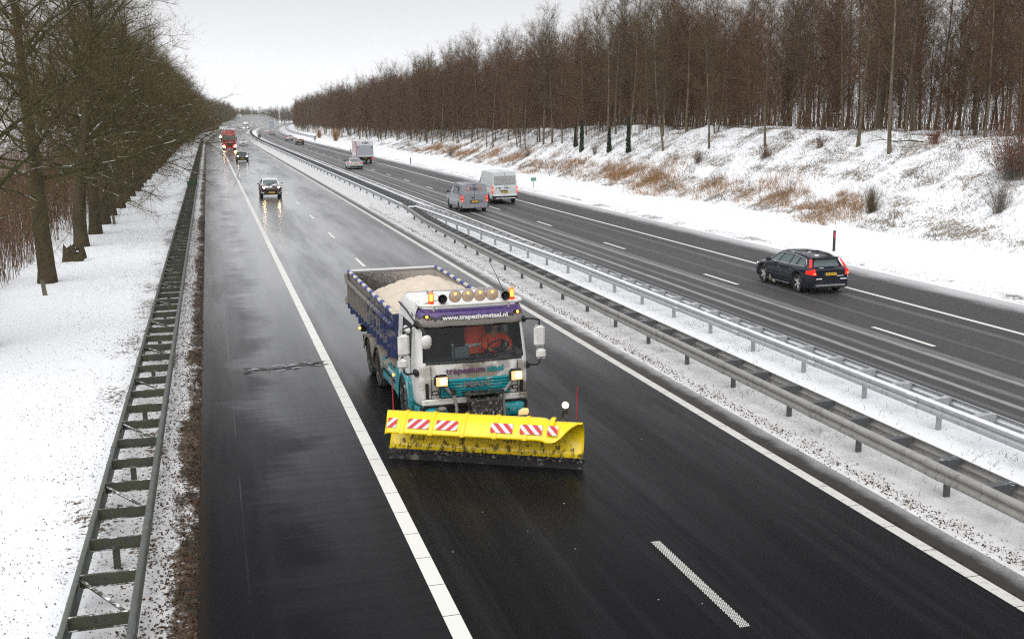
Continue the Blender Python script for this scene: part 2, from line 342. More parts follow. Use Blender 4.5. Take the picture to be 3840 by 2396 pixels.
# ================================================================ the ground
rng = np.random.default_rng(7)
def sines(x, y, seed, amp, wl, n=9):
    r = np.random.default_rng(seed); o = np.zeros_like(x)
    for _ in range(n):
        a = r.uniform(0, 6.28); L = wl * r.uniform(.6, 1.6); p = r.uniform(0, 6.28)
        o += np.sin((x * math.cos(a) + y * math.sin(a)) * 6.283 / L + p)
    return o * amp / math.sqrt(n)
def crest(s):
    return np.interp(s, [0, 40, 80, 120, 160, 220, 300, 420, 700], [4.5, 4.7, 5.1, 5.0, 4.4, 3.6, 2.8, 2.0, 1.2])
def ground_z(X, s):
    X = np.asarray(X, float); s = np.asarray(s, float)
    z = np.interp(X, [-400, -60, -30, -14, -9, -7, -2.5, -1.3, -.75, -.54, -.42, 10.75, 10.95, 11.3, 12, 14.6, 15.0, 15.25, 26.35, 26.6, 27.2, 30, 33.5, 35.3, 36.2, 400],
                  [-1.2, -.9, -.6, -.35, -.15, .0, .02, .02, .03, .006, -.06, -.06, .012, .03, .03, .03, .008, -.06, -.06, .012, .04, .05, .0, -.12, .05, .05])
    cr = crest(s); t = np.clip((X - 36) / 10.0, 0, 1); sl = t * t * (3 - 2 * t) * .35 + t * .65
    back = np.clip((X - 50) / 40.0, 0, 1) * .25
    z = np.where(X > 36, .05 + (cr - .05) * sl * (1 - back), z)
    rough = np.where((X > 35.5) & (X < 60), 1.0, np.where(X < -8, .9, np.where((X < -.8) | ((X > 26.8) & (X < 35.5)), .16, np.where((X > 11.2) & (X < 14.8), .16, 0.0))))
    z = z + rough * (sines(X, s, 3, .05, 1.3) + sines(X, s, 5, .09, 4.0)) + np.where((X > 37) | (X < -10), sines(X, s, 9, .16, 14.0), 0)
    return z
def gz(X, s): return float(ground_z(np.array([X]), np.array([s]))[0])
def terrain():
    cols = [-900, -400, -250, -150, -100, -70, -50, -38, -30, -25, -21, -18, -16, -14.5, -13, -12, -11, -10] + list(np.arange(-9.5, -2, .5)) + list(np.arange(-2, -.8, .2)) + \
        [-.8, -.7, -.62, -.54, -.42, -.3, 5, 10.6, 10.75, 10.95, 11.1, 11.3, 11.6] + list(np.arange(12, 14.6, .4)) + [14.6, 14.8, 15.0, 15.25, 15.5, 20, 26.2, 26.35, 26.6, 26.8, 27.1] + \
        list(np.arange(27.5, 35.5, .6)) + list(np.arange(35.5, 50, .45)) + [50.5, 51.5, 53, 55, 57, 60, 64, 70, 78, 90, 110, 150, 220, 400, 900]
    rows = list(np.arange(-60, 8, 6)) + list(np.arange(8, 70, .5)) + list(np.arange(70, 150, 1.0)) + list(np.arange(150, 330, 4)) + list(np.arange(330, 1500, 15)) + [1700, 2200, 3000]
    X, S = np.meshgrid(np.array(cols, float), np.array(rows, float)); Z = ground_z(X, S)
    V = np.stack([X + offv(np.minimum(S, 1600)), S, Z], -1).reshape(-1, 3); uv = np.stack([X, S], -1).reshape(-1, 2)
    nr, nc = X.shape; i = np.arange(nr - 1)[:, None] * nc + np.arange(nc - 1)[None, :]; i = i.ravel()
    F = np.stack([i, i + 1, i + nc + 1, i + nc], -1)
    me = np_mesh('snowy_ground', V, F, MAT_SNOW, 4, uv); me.shade_smooth()
    return tag(link('snowy_ground', me), 'snow covered verges, median and embankment along the motorway', kind='structure')
terrain()
def ribbon(name, Xa, Xb, s0, s1, z, mat, parent=None, label=None, ds=None, structure=True):
    ss = []; s = s0
    while s < s1: ss.append(s); s += ds or (4 if s < 250 else 12)
    ss.append(s1); ss = np.array(ss); xs = np.array([Xa, Xb]) if Xb - Xa < 2 else np.linspace(Xa, Xb, 6)
    X, S = np.meshgrid(xs, ss); V = np.stack([X + offv(S), S, np.full_like(X, z)], -1).reshape(-1, 3); uv = np.stack([X, S], -1).reshape(-1, 2)
    nr, nc = X.shape; i = (np.arange(nr - 1)[:, None] * nc + np.arange(nc - 1)[None, :]).ravel()
    me = np_mesh(name, V, np.stack([i, i + 1, i + nc + 1, i + nc], -1), mat, 4, uv)
    o = link(name, me, parent)
    if structure and not parent: tag(o, label, kind='structure')
    return o
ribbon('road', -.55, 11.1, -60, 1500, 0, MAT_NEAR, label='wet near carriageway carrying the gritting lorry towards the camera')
ribbon('road', 15.0, 26.7, -60, 1500, 0, MAT_FAR, label='far carriageway with pale slush tracks, traffic driving away')
ZM = .004
def edge_line(name, X, w_, s0, s1, mat, label, piece=None):
    t = empty(name, (0, 0, 0)); tag(t, label, kind='structure')
    s = s0
    if piece:
        while s < piece:
            ribbon('line_piece', X - w_ / 2, X + w_ / 2, s + .008, s + .992, ZM, mat, t, ds=1.0); s += 1.0
    ribbon('line_strip', X - w_ / 2, X + w_ / 2, s + .008, s1, ZM, mat, t)
edge_line('edge_line', 2.765, .24, 6.25, 1400, MAT_MARK2, 'solid white line between hard shoulder and slow lane', 46)
edge_line('edge_line', 10.22, .22, 9.3, 1400, MAT_MARK, 'solid white line left of the median on the near carriageway', 46)
edge_line('edge_line', 16.04, .17, 0, 1400, MAT_MARK2, 'solid white line beside the slush on the median side of the far carriageway')
edge_line('edge_line', 23.075, .18, 0, 1400, MAT_MARK2, 'solid white line by the snowy hard shoulder of the far carriageway')
def lane_line(X, s_near, n, w_, mat, label):
    t = empty('lane_line', (0, 0, 0)); tag(t, label, kind='structure')
    for i in range(n):
        a = s_near + 12 * i
        ribbon('dash', X - w_ / 2, X + w_ / 2, a, a + 3, ZM, mat, t, ds=1.5)
lane_line(6.374, 23.83, 60, .13, MAT_MARK2, 'broken white lane line down the middle of the near carriageway')
lane_line(19.536, -10.25, 62, .15, MAT_MARK2, 'broken white lane line down the middle of the far carriageway')
def dotted_dash():
    # the nearest dash is laid as rows of raised thermoplastic dots
    t = empty('dotted_dash', RP(6.374, 11.83, 0)); tag(t, 'nearest lane dash laid as rows of small white dots', kind='structure')
    b = MB(); w_, L = .15, 3.0
    for r in range(75):
        for c in range(6):
            x = -w_ / 2 + w_ * (c + .5) / 6 + (.006 if r % 2 else -.006); y = L * (r + .5) / 75
            q = []
            for kx in range(6): a = 6.283 * kx / 6; q.append((x + .0105 * math.cos(a), y + .017 * math.sin(a)))
            b.mesh([(p[0], p[1], .002) for p in q] + [(x + (p[0] - x) * .7, y + (p[1] - y) * .7, .007) for p in q], [tuple(range(6, 12))] + [(i, (i + 1) % 6, 6 + (i + 1) % 6, 6 + i) for i in range(6)])
    b.build('dot_rows', flat('dot_paint', (.66, .66, .63), .5), t)['kind'] = 'stuff'
dotted_dash()
# ================================================================ crash barriers
WPROF = [(0, 0), (.03, .012), (.07, .04), (.082, .075), (.07, .115), (.03, .145), (.022, .165), (.04, .185), (.075, .205), (.088, .235), (.078, .27), (.045, .297), (0, .31)]
def beam(parent, path, ztop, side, mat, name='rail_beam'):
    """W-section beam swept along path of (X, s); side = -1 faces the road on its left, +1 right"""
    rows = []
    prof = [(d, h) for d, h in WPROF] + [(d - .006, h) for d, h in WPROF[::-1]]
    for i, (X, s) in enumerate(path):
        rows.append([RP(X + side * d, s, ztop - .31 + h) for d, h in prof])
    b = MB(); b.grid(rows, closed=True)
    b.f.append(tuple(range(len(prof)))); b.m.append(0)
    return b.build(name, mat, parent, smooth=40)
def splices(t, path, ztop, side, mat, step=4.0, until=75):
    a = np.array(path, float); s = a[0, 1] + 1.1
    while s < min(a[-1, 1], until):
        x0, x1 = float(np.interp(s - .16, a[:, 1], a[:, 0])), float(np.interp(s + .16, a[:, 1], a[:, 0])); b = MB()
        b.grid([[RP(x + side * (d + .005), q, ztop - .31 + h + (.003 if h > .3 else 0)) for d, h in WPROF] for x, q in ((x0, s - .16), (x1, s + .16))])
        for q in (-.11, .11):
            for h in (.075, .235): b.lathe([(.014, 0), (.014, side * .014), (0, side * .016)], RP(x0 + side * .092, s + q, ztop - .31 + h), 'X', 6)
        b.build('splice_plate', mat, t, solid=.004); s += step
def resample(path, step):
    out = []; a = np.array(path, float)
    ss = list(np.arange(a[0, 1], a[-1, 1], step)) + [a[-1, 1]]
    return [(float(np.interp(s, a[:, 1], a[:, 0])), float(s)) for s in ss]
def mk_mesh(fn, mat, name, smooth=None):
    b = MB(); fn(b); o = b.build(name, mat, None, smooth=smooth); me = o.data; bpy.data.objects.remove(o); return me
def barrier(name, label, near, far, ztop, s0, s1, rung_ds, post_every, post_X, mats, cat='crash barrier', rung_h=.13, single_to=None, brace=True, post_base=0.0, rung_kind='channel', stuff_from=1e9):
    mR, mP, mC = mats
    t = empty(name, (0, 0, 0), 0, label, cat, 'steel crash barriers along the motorway')
    step = 2.0 if s1 < 120 else 4.0
    pn, pf = resample(near, step), resample(far, step)
    beam(t, pn, ztop, -1, mR); beam(t, pf, ztop, 1, mR)
    if s0 < 60: splices(t, near, ztop, -1, mR); splices(t, far, ztop, 1, mR)
    an, af = np.array(near, float), np.array(far, float)
    fx = lambda a, s: float(np.interp(s, a[:, 1], a[:, 0]))
    # a post: upright C-section
    def pf_(b): b.prism([(-.05, -.03), (.05, -.03), (.05, .03), (.038, .03), (.038, -.018), (-.038, -.018), (-.038, .03), (-.05, .03)], -.1, ztop - .14, 'Z')
    pm = mk_mesh(pf_, mP, 'post')
    rmeshes = {}
    rest_r, rest_p = MB(), MB(); i = 0; s = s0
    while s < s1:
        xa, xb = fx(an, s), fx(af, s); wd = xb - xa
        if wd > .2:
            key = round(wd, 2)
            def rf(b, wd=wd):
                h = rung_h
                if rung_kind == 'channel':
                    b.box((wd / 2, 0, -h / 2), (wd, .006, h)); b.box((wd / 2, .025, -.003), (wd, .055, .006)); b.box((wd / 2, -.018, -h + .003), (wd, .04, .006))
                    for xx in (wd * .43, wd * .57): b.lathe([(.014, -.004), (.014, -.012), (0, -.012)], (xx, 0, -h * .4), 'Y', 6)
                else:
                    # pressed trapezoid spacer: wide snow catching cap over a tapering web
                    b.prism([(0, -.012), (wd, -.012), (wd * .80, -.20), (wd * .30, -.20)], -.05, .05, 'Y'); b.mesh([(0, .10, .0), (wd, .16, .0), (wd, -.02, .0), (0, -.06, .0), (0, .10, -.01), (wd, .16, -.01), (wd, -.02, -.01), (0, -.06, -.01)], [(0, 1, 2, 3), (7, 6, 5, 4), (0, 4, 5, 1), (1, 5, 6, 2), (2, 6, 7, 3), (3, 7, 4, 0)])
            if s < stuff_from:
                if key not in rmeshes: rmeshes[key] = mk_mesh(rf, mC, 'crossbar')
                link('crossbar', rmeshes[key], t, RP(xa, s, ztop - .005), (0, 0, -head(s)))
            else: rest_r.box(RP((xa + xb) / 2, s, ztop - .07), (wd, .05, .12), -head(s))
            if brace and i % 3 == 1 and s < stuff_from:
                b = MB(); b.box((0, 0, 0), (math.hypot(wd, rung_ds) * .96, .05, .02)); b.box((0, .022, -.02), (math.hypot(wd, rung_ds) * .96, .006, .04))
                b.build('brace', mC, t, loc=RP((xa + xb) / 2, s + rung_ds / 2, ztop - .055), rot=(0, 0, math.atan2(-rung_ds, wd)))
        if i % post_every == 0:
            px = post_X(s) if callable(post_X) else post_X
            if s < stuff_from: link('post', pm, t, RP(px, s + .02, post_base), (0, 0, -head(s)))
            else: rest_p.box(RP(px, s, (ztop - .1) / 2), (.1, .06, ztop - .1))
        s += rung_ds; i += 1
    if rest_r.v: rest_r.build('far_crossbars', mC, t)['kind'] = 'stuff'
    if rest_p.v: rest_p.build('far_posts', mP, t)['kind'] = 'stuff'
    return t
barrier('crash_barrier', 'mossy ladder-like double crash barrier on the snowy verge left of the hard shoulder',
        [(-2.04, 8), (-2.04, 295)], [(-1.30, 8), (-1.30, 295)], .5, 8.3, 295, 1.31, 3, -1.68, (m_galv('verge_rail_steel', .45, .06, (.12, .128, .125)), MAT_GALV_M, MAT_GALV_M), rung_h=.17, stuff_from=230)
barrier('crash_barrier', 'farther crash barrier on the left verge where the road starts to bend',
        [(-2.5, 300), (-2.4, 330), (-2.3, 820)], [(-1.9, 300), (-1.8, 330), (-1.7, 820)], .6, 300, 820, 4, 1, -2.1, (MAT_GALV, MAT_GALV_D, MAT_GALV_D), brace=False, stuff_from=300)
pA = lambda s: float(np.interp(s, [5, 45, 60, 66], [11.89, 11.97, 12.22, 12.45]))
barrier('crash_barrier', 'salt-stained crash barrier of the median nearest the gritting lorry',
        [(11.60, 6), (11.62, 45), (11.72, 56), (11.85, 62), (12.22, 68), (12.50, 73)], [(12.12, 6), (12.14, 45), (12.22, 56), (12.42, 62), (12.80, 68), (12.86, 70)], .72, 7.1, 70, 1.335, 2, pA,
        (m_galv('salty_rail_steel', 0, .12, (.33, .325, .31)), MAT_GALV_D, MAT_GALV_D), rung_kind='cap', brace=False)
pB = lambda s: float(np.interp(s, [5, 20, 42, 53, 60, 70], [14.38, 14.33, 14.22, 13.84, 13.66, 13.4]))
barrier('crash_barrier', 'snow-lined crash barrier of the median beside the far carriageway',
        [(14.12, 6), (14.08, 20), (13.97, 42), (13.60, 53), (13.42, 60), (13.0, 71)], [(14.62, 6), (14.58, 20), (14.47, 42), (14.10, 53), (13.92, 60), (13.62, 71)], .72, 7.9, 71, 1.335, 2, pB,
        (MAT_GALV_W, MAT_GALV, MAT_GALV), rung_kind='cap', brace=False)
barrier('crash_barrier', 'single wide crash barrier of the median running away to the bend',
        [(12.52, 73.3), (12.55, 90), (12.6, 900)], [(13.60, 71.3), (13.6, 90), (13.6, 900)], .70, 73.6, 880, 1.335, 3, lambda s: 12.92,
        (MAT_GALV_W, MAT_GALV_D, MAT_GALV_D), rung_kind='cap', brace=False, stuff_from=215)
barrier('crash_barrier', 'crash barrier below the wood on the outside of the far carriageway bend',
        [(30.3, 335), (30.0, 400), (29.2, 800)], [(30.75, 335), (30.45, 400), (29.65, 800)], .7, 335, 800, 4, 1, lambda s: float(np.interp(s, [335, 400, 800], [30.5, 30.2, 29.4])),
        (MAT_GALV, MAT_GALV_D, MAT_GALV_D), brace=False, stuff_from=335)
# ================================================================ bare winter trees
def m_bark(name, c1, c2, snow=.0, moss=None, redden=None, scale=6.0):
    k = M_(name); o = k.obj(); r = k.rnd(); N = k.geo('Normal'); nz_ = k.sep(N)[2]
    n = k.noise(k.map(o, (1, 1, .22)), scale, 5, .75); c = k.mix(k.mr(n, .3, .7), (*c1, 1), (*c2, 1))
    if moss: c = k.mix(k.m('MULTIPLY', k.mr(k.noise(o, .9, 4, .6), .40, .66), .7), c, (*moss, 1))
    if redden: c = k.mix(k.m('MULTIPLY', r, .8), c, (*redden, 1))
    if snow:
        sn = k.m('MULTIPLY', k.mr(nz_, .55, .9), k.mr(k.noise(o, 1.8, 3, .6), .72 - snow * .5, .80 - snow * .5)); c = k.mix(sn, c, (.82, .84, .87, 1))
    k.set(col=c, rough=.9, spec=.15, nrm=k.bump(n, .5, .02)); return k.mat
BK_OAK = m_bark('oak_bark', (.040, .031, .018), (.092, .072, .044), 0, (.066, .062, .028))
BK_LIMB = m_bark('oak_limb_bark', (.036, .031, .017), (.085, .074, .038), .34, (.080, .080, .026))
BK_TWIG = m_bark('oak_twig', (.070, .049, .023), (.135, .095, .046), 0, (.096, .085, .028))
BK_WOOD = m_bark('wood_trunk_bark', (.065, .050, .034), (.200, .162, .118), 0, (.10, .090, .045))
BK_WLIMB = m_bark('wood_limb_bark', (.065, .050, .038), (.135, .105, .078), .10, (.085, .075, .045))
TW_RED = m_bark('reddish_twig', (.085, .043, .024), (.160, .086, .048), 0, None, (.105, .062, .034))
TW_GREY = m_bark('greyish_twig', (.075, .052, .030), (.138, .096, .056), 0, None, (.092, .070, .032))
IVY = flat('ivy_leaf', (.022, .040, .018), .5, var=.5, vs=5)
def perp(D, rr):
    A = rr.normal(size=D.shape); A -= (A * D).sum(1)[:, None] * D; n = np.linalg.norm(A, axis=1); n[n < 1e-6] = 1; return A / n[:, None]
def seg_tubes(segs, n):
    S = np.array(segs); P0, P1, R0, R1 = S[:, 0:3], S[:, 3:6], S[:, 6], S[:, 7]
    D = P1 - P0; L = np.linalg.norm(D, axis=1); L[L < 1e-6] = 1; D /= L[:, None]
    up = np.tile(np.array([[0, 0, 1.]]), (len(S), 1)); up[np.abs(D[:, 2]) > .92] = (1, 0, 0)
    A = np.cross(D, up); A /= np.linalg.norm(A, axis=1)[:, None]; B = np.cross(A, D)
    th = np.arange(n) * 2 * np.pi / n
    ring = A[:, None, :] * np.cos(th)[None, :, None] + B[:, None, :] * np.sin(th)[None, :, None]
    V = np.concatenate([P0[:, None, :] + ring * R0[:, None, None], (P1 + D * (R1 * .3)[:, None])[:, None, :] + ring * R1[:, None, None]], 1).reshape(-1, 3)
    b = (np.arange(len(S)) * 2 * n)[:, None]; k = np.arange(n)[None, :]; j = (k + 1) % n
    F = np.stack([b + k, b + j, b + n + j, b + n + k], -1).reshape(-1, 4)
    return V, F
def blades(P0, P1, W, rr):
    D = P1 - P0; L = np.linalg.norm(D, axis=1); L[L < 1e-6] = 1; A = perp(D / L[:, None], rr) * W[:, None]
    V = np.stack([P0 - A, P0 + A, P1], 1).reshape(-1, 3); F = np.arange(len(V)).reshape(-1, 3); return V, F
class Grow:
    def __init__(s, seed): s.r = random.Random(seed); s.trunk = []; s.limb = []; s.twig = []
    def branch(s, p, d, L, r, lev, P):
        R = s.r; n = max(2, int(L / P['step'][lev])); st = L / n; rad = r; pos = p.copy(); d = d.copy()
        tgt = s.trunk if lev == 0 else s.limb
        kids = P['kids'][lev]; acc = R.random(); ang0 = R.uniform(0, 6.28)
        for i in range(n):
            f0, f1 = i / n, (i + 1) / n
            w_ = P['wob'][lev]; d = d + np.array([R.gauss(0, w_), R.gauss(0, w_), R.gauss(0, w_ * .8) + P['up'][lev] * st]); d /= np.linalg.norm(d)
            q = pos + d * st; r1 = max(r * (1 - f1 * P['taper'][lev]), .004)
            tgt.append((*pos, *q, rad, r1))
            if f1 > P['start'][lev] and lev < P['levels']:
                acc += kids * st * (P['dens'](f1) if lev == 0 else 1.0)
                while acc >= 1:
                    acc -= 1; ang0 += 2.4 + R.uniform(-.6, .6); u = R.random()
                    base = pos + (q - pos) * u; el = P['angle'][lev](f1, R)
                    ax = np.cross(d, (0, 0, 1)) if abs(d[2]) < .9 else np.cross(d, (1, 0, 0)); ax /= np.linalg.norm(ax); bx = np.cross(d, ax)
                    if lev == 0: side = np.array([math.cos(ang0), math.sin(ang0), 0])
                    else: side = ax * math.cos(ang0) + bx * math.sin(ang0); side[2] = side[2] * .7 + .1
                    side /= np.linalg.norm(side); nd = d * math.cos(el) + side * math.sin(el); nd /= np.linalg.norm(nd)
                    l2 = P['len'][lev](f1, L, R); s.branch(base, nd, l2, min(rad * .75, P['rk'][lev] * l2 + .004), lev + 1, P)
            pos, rad = q, r1
        if lev >= P['twig_from']:
            # sprays of fine twigs off this branch
            m = int(L * P['twigs'] * R.uniform(.7, 1.3))
            for _ in range(m):
                u = R.uniform(.12, 1.0); b0 = p + (pos - p) * u
                v = d + np.array([R.gauss(0, .75), R.gauss(0, .75), R.gauss(.12, .6)]); v /= np.linalg.norm(v); l = P['tl'] * R.uniform(.5, 1.4)
                e = b0 + v * l; s.twig.append((*b0, *e, P['tw']))
                for _2 in range(P['sub']):
                    u2 = R.uniform(.25, .9); c0 = b0 + v * l * u2; v2 = v + np.array([R.gauss(0, .7), R.gauss(0, .7), R.gauss(.05, .6)]); v2 /= np.linalg.norm(v2)
                    s.twig.append((*c0, *(c0 + v2 * l * R.uniform(.35, .7)), P['tw'] * .7))
OAK = dict(levels=3, step=[.8, .55, .45, .4], kids=[2.7, 1.55, 2.2, 0], wob=[.035, .15, .17, .2], up=[.02, .012, .01, .0], taper=[.86, .82, .85, .9], start=[.28, .18, .12, 0],
           dens=lambda f: 1.0, angle=[lambda f, R: R_(R.uniform(62, 92) - 42 * f), lambda f, R: R_(R.uniform(35, 65)), lambda f, R: R_(R.uniform(35, 65)), None],
           len=[lambda f, L, R: (7.2 - 5.6 * abs(f - .33)) * R.uniform(.65, 1.08), lambda f, L, R: L * (.55 - .25 * f) * R.uniform(.7, 1.2), lambda f, L, R: L * .5 * R.uniform(.6, 1.1), None],
           rk=[.0145, .0125, .0095], twig_from=1, twigs=9.0, tl=.66, tw=.0058, sub=2)
def slender(start=.3, dens=1.9, tw=.0085, twigs=10.0):
    return dict(levels=3, step=[1.0, .8, .6, .5], kids=[dens * 1.75, 1.7, 1.6, 0], wob=[.03, .07, .10, .12], up=[.03, .07, .05, .03], taper=[.9, .9, .9, .9], start=[start, .2, .15, 0],
           dens=lambda f: 1.0, angle=[lambda f, R: R_(R.uniform(36, 62) - 14 * f), lambda f, R: R_(R.uniform(25, 50)), lambda f, R: R_(R.uniform(25, 50)), None],
           len=[lambda f, L, R: L * (.27 - .09 * f) * R.uniform(.5, 1.15), lambda f, L, R: L * (.5 - .2 * f) * R.uniform(.6, 1.1), lambda f, L, R: L * .5 * R.uniform(.6, 1.1), None],
           rk=[.0075, .0075, .007], twig_from=1, twigs=twigs, tl=.72, tw=tw, sub=1)
def tree_meshes(name, seed, P, H, r0, lean=.03, mats=None, stems=1, flare=True):
    g = Grow(seed); R = g.r
    for k in range(stems):
        d = np.array([R.gauss(0, lean) + (.10 * math.cos(k * 2.1 + seed) if stems > 1 else 0), R.gauss(0, lean) + (.10 * math.sin(k * 2.1 + seed) if stems > 1 else 0), 1.0]); d /= np.linalg.norm(d)
        g.branch(np.array([.28 * k, .12 * k, -.35]), d, H * (1 - .08 * k), r0 * (1 - .12 * k), 0, P)
    if flare:
        t = list(g.trunk[0]); t[6] *= 1.22; g.trunk[0] = tuple(t)
    rr = np.random.default_rng(seed)
    V, F = seg_tubes(g.trunk, 10); tm = np_mesh(name + '_trunk', V, F, mats[0], 4); tm.shade_smooth()
    lim = np.array(g.limb); big = lim[lim[:, 6] > .03]; small = lim[lim[:, 6] <= .03]
    Vs, Fs, Ms = [], [], []; base = 0
    for arr, n in ((big, 6), (small, 3)):
        if len(arr):
            v, f = seg_tubes(arr, n); Vs.append(v)
            Fs.append(np.concatenate([f[:, [0, 1, 2]], f[:, [0, 2, 3]]], 0) + base); Ms.append(np.zeros(len(f) * 2)); base += len(v)
    tw = np.array(g.twig); v, f = blades(tw[:, 0:3], tw[:, 3:6], tw[:, 6], rr); Vs.append(v); Fs.append(f + base); Ms.append(np.ones(len(f)))
    cm = np_mesh(name + '_crown', np.concatenate(Vs), np.concatenate(Fs), [mats[1], mats[2]], 3, mi=np.concatenate(Ms))
    return tm, cm
def ivy_mesh(seed, h, r):
    rr = np.random.default_rng(seed); n = 1300; z = h * rr.random(n) ** 1.25; a = rr.uniform(0, 6.28, n); rad = r * (1 - .4 * z / h) + rr.uniform(0, .16, n) * (1.1 - z / h) + .02
    C = np.stack([np.cos(a) * rad, np.sin(a) * rad, z], -1); D = rr.normal(size=(n, 3)); D /= np.linalg.norm(D, axis=1)[:, None]; sz = rr.uniform(.05, .10, n)
    A = perp(D, rr) * sz[:, None]; B = np.cross(D, A)
    V = np.stack([C - A, C - B * .8, C + A, C + B * .8], 1).reshape(-1, 3); F = np.arange(n * 4).reshape(-1, 4)
    return np_mesh('ivy', V, F, IVY, 4)
def place_tree(name, tm, cm, loc, rz, sc, label, group, cat='tree', ivy=None, sz=None):
    t = empty(name, loc, rz, label, cat, group); t.scale = (sc, sc, sz or sc)
    link('trunk', tm, t); link('crown', cm, t)
    if ivy: link('ivy', ivy, t)
    return t
RT = random.Random(11)
# ---- the row of old oaks along the left verge
oaks = [tree_meshes('oak', 100 + i, OAK, [13.4, 14.0, 13.1, 14.4, 13.7][i], .37, .012, (BK_OAK, BK_LIMB, BK_TWIG)) for i in range(5)]
GO = 'row of mossy oaks along the left verge'
pos = [(-6.75, 34.2), (-6.72, 47.5), (-6.75, 60.6), (-6.66, 67.1), (-6.67, 73.2), (-6.75, 79.8), (-6.65, 86.2), (-6.72, 92.7)]
s = 99.2
while s < 760: pos.append((-6.7 + RT.uniform(-.12, .12) - (.6 if s > 296 else 0), s + RT.uniform(-.3, .3))); s += 6.5 if s < 400 else 9.0
lab = {1: 'nearest whole oak of the left row, trunk rising from the snow beside the brown thicket', 2: 'second oak of the left row, just beyond the mossy tree stump', 3: 'third oak of the left row, close behind the second',
       4: 'fourth oak of the left row, with a short wooden stake at its foot', 0: 'oak whose snowy boughs reach in at the top left corner, its trunk unseen'}
for i_, w_ in enumerate('fifth sixth seventh eighth ninth tenth eleventh twelfth'.split()): lab[5 + i_] = w_ + ' oak of the left row counting away from the nearest visible trunk'
for i, (X, s) in enumerate(pos):
    tm, cm = oaks[i * 3 % 5]; r = RT.uniform(0, 6.28) if i else 3.6
    place_tree('oak_tree', tm, cm, RP(X, s, gz(X, s)), r, RT.uniform(.95, 1.05), lab.get(i, 'one of the bare mossy oaks in the close row along the left verge' if s < 260 else 'distant oak of the left row near where the motorway bends'), GO)
# ---- the wood on the embankment right of the motorway
woods = []
for i in range(9):
    P = slender([.20, .26, .18, .30, .22, .15, .26, .22, .20][i], [1.9, 1.7, 2.2, 1.6, 2.1, 2.0, 1.8, 1.9, 2.2][i], tw=.0075)
    woods.append(tree_meshes('wood_tree', 200 + i, P, [14.2, 14.9, 12.8, 15.4, 13.4, 11.6, 14.6, 13.8, 13.2][i], [.105, .12, .085, .125, .10, .075, .11, .095, .09][i], .035,
                             (BK_WOOD, BK_WLIMB, TW_RED if i % 3 else TW_GREY), stems=2 if i in (2, 5, 8) else 1))
GW = 'bare slender trees of the wood on the snowy embankment'
ivies = [ivy_mesh(5, 3.6, .10), ivy_mesh(6, 2.6, .10)]
special = [ # X, s, variant, scale, label, ivy
    (43.4, 63.0, 3, 1.12, 'tall double-trunked tree on the embankment slope nearest the rust coloured bush', None),
    (43.9, 67.5, 1, 1.1, 'tall pale trunked tree on the slope just left of the double-trunked one', None),
    (43.2, 79.5, 4, 1.05, 'lone tree half way up the slope with low branches to the left', None),
    (42.6, 88.5, 0, .95, 'crooked slim tree leaning out over the embankment slope', None),
    (41.5, 96, 6, .95, 'slim straight tree at the foot of the wood next to the crooked one', None),
    (41.3, 104.5, 1, 1.0, 'ivy-clad trunk at the edge of the wood, rightmost of the dark green ones', ivies[0]),
    (40.9, 109, 3, 1.0, 'ivy-clad tree second from the right of the dark green ones', ivies[1]),
    (40.6, 117, 4, 1.0, 'ivy-clad tree standing a little apart on the slope', ivies[0]),
    (41.6, 122, 6, 1.0, 'ivy-clad trunk farthest along the edge of the wood', ivies[1]),
    (45.6, 53.5, 5, .62, 'thin sapling leaning on the crest of the embankment at the right edge', None)]
taken = [(a[0], a[1]) for a in special]
for X, s, v, sc, lb, iv in special:
    place_tree('wood_tree', *woods[v], RP(X, s, gz(X, s)), RT.uniform(0, 6.28), sc, lb, GW, ivy=iv)
cnt = 0; tries = 0; placed = list(taken)
while cnt < 285 and tries < 40000:
    tries += 1
    s = 38 + 300 * RT.random() ** 1.25; d = 21 * RT.random() ** 1.15
    lo = float(np.interp(s, [40, 85, 100, 140, 200, 340], [47.0, 46.5, 42.8, 40.2, 39.5, 37.0])); X = lo + d
    if X / s > 1.15: continue
    if any((X - a) ** 2 + (s - b) ** 2 < (1.9 if s < 130 else 1.5) ** 2 for a, b in placed): continue
    placed.append((X, s)); v = RT.randrange(9); sc = RT.uniform(.78, 1.14) * (.95 if s > 150 else 1)
    place_tree('wood_tree', *woods[v], RP(X, s, gz(X, s)), RT.uniform(0, 6.28), sc,
               'one of the bare slender trees of the wood on the embankment' if s < 200 else 'one of the small far trees at the edge of the wood by the bend', GW); cnt += 1
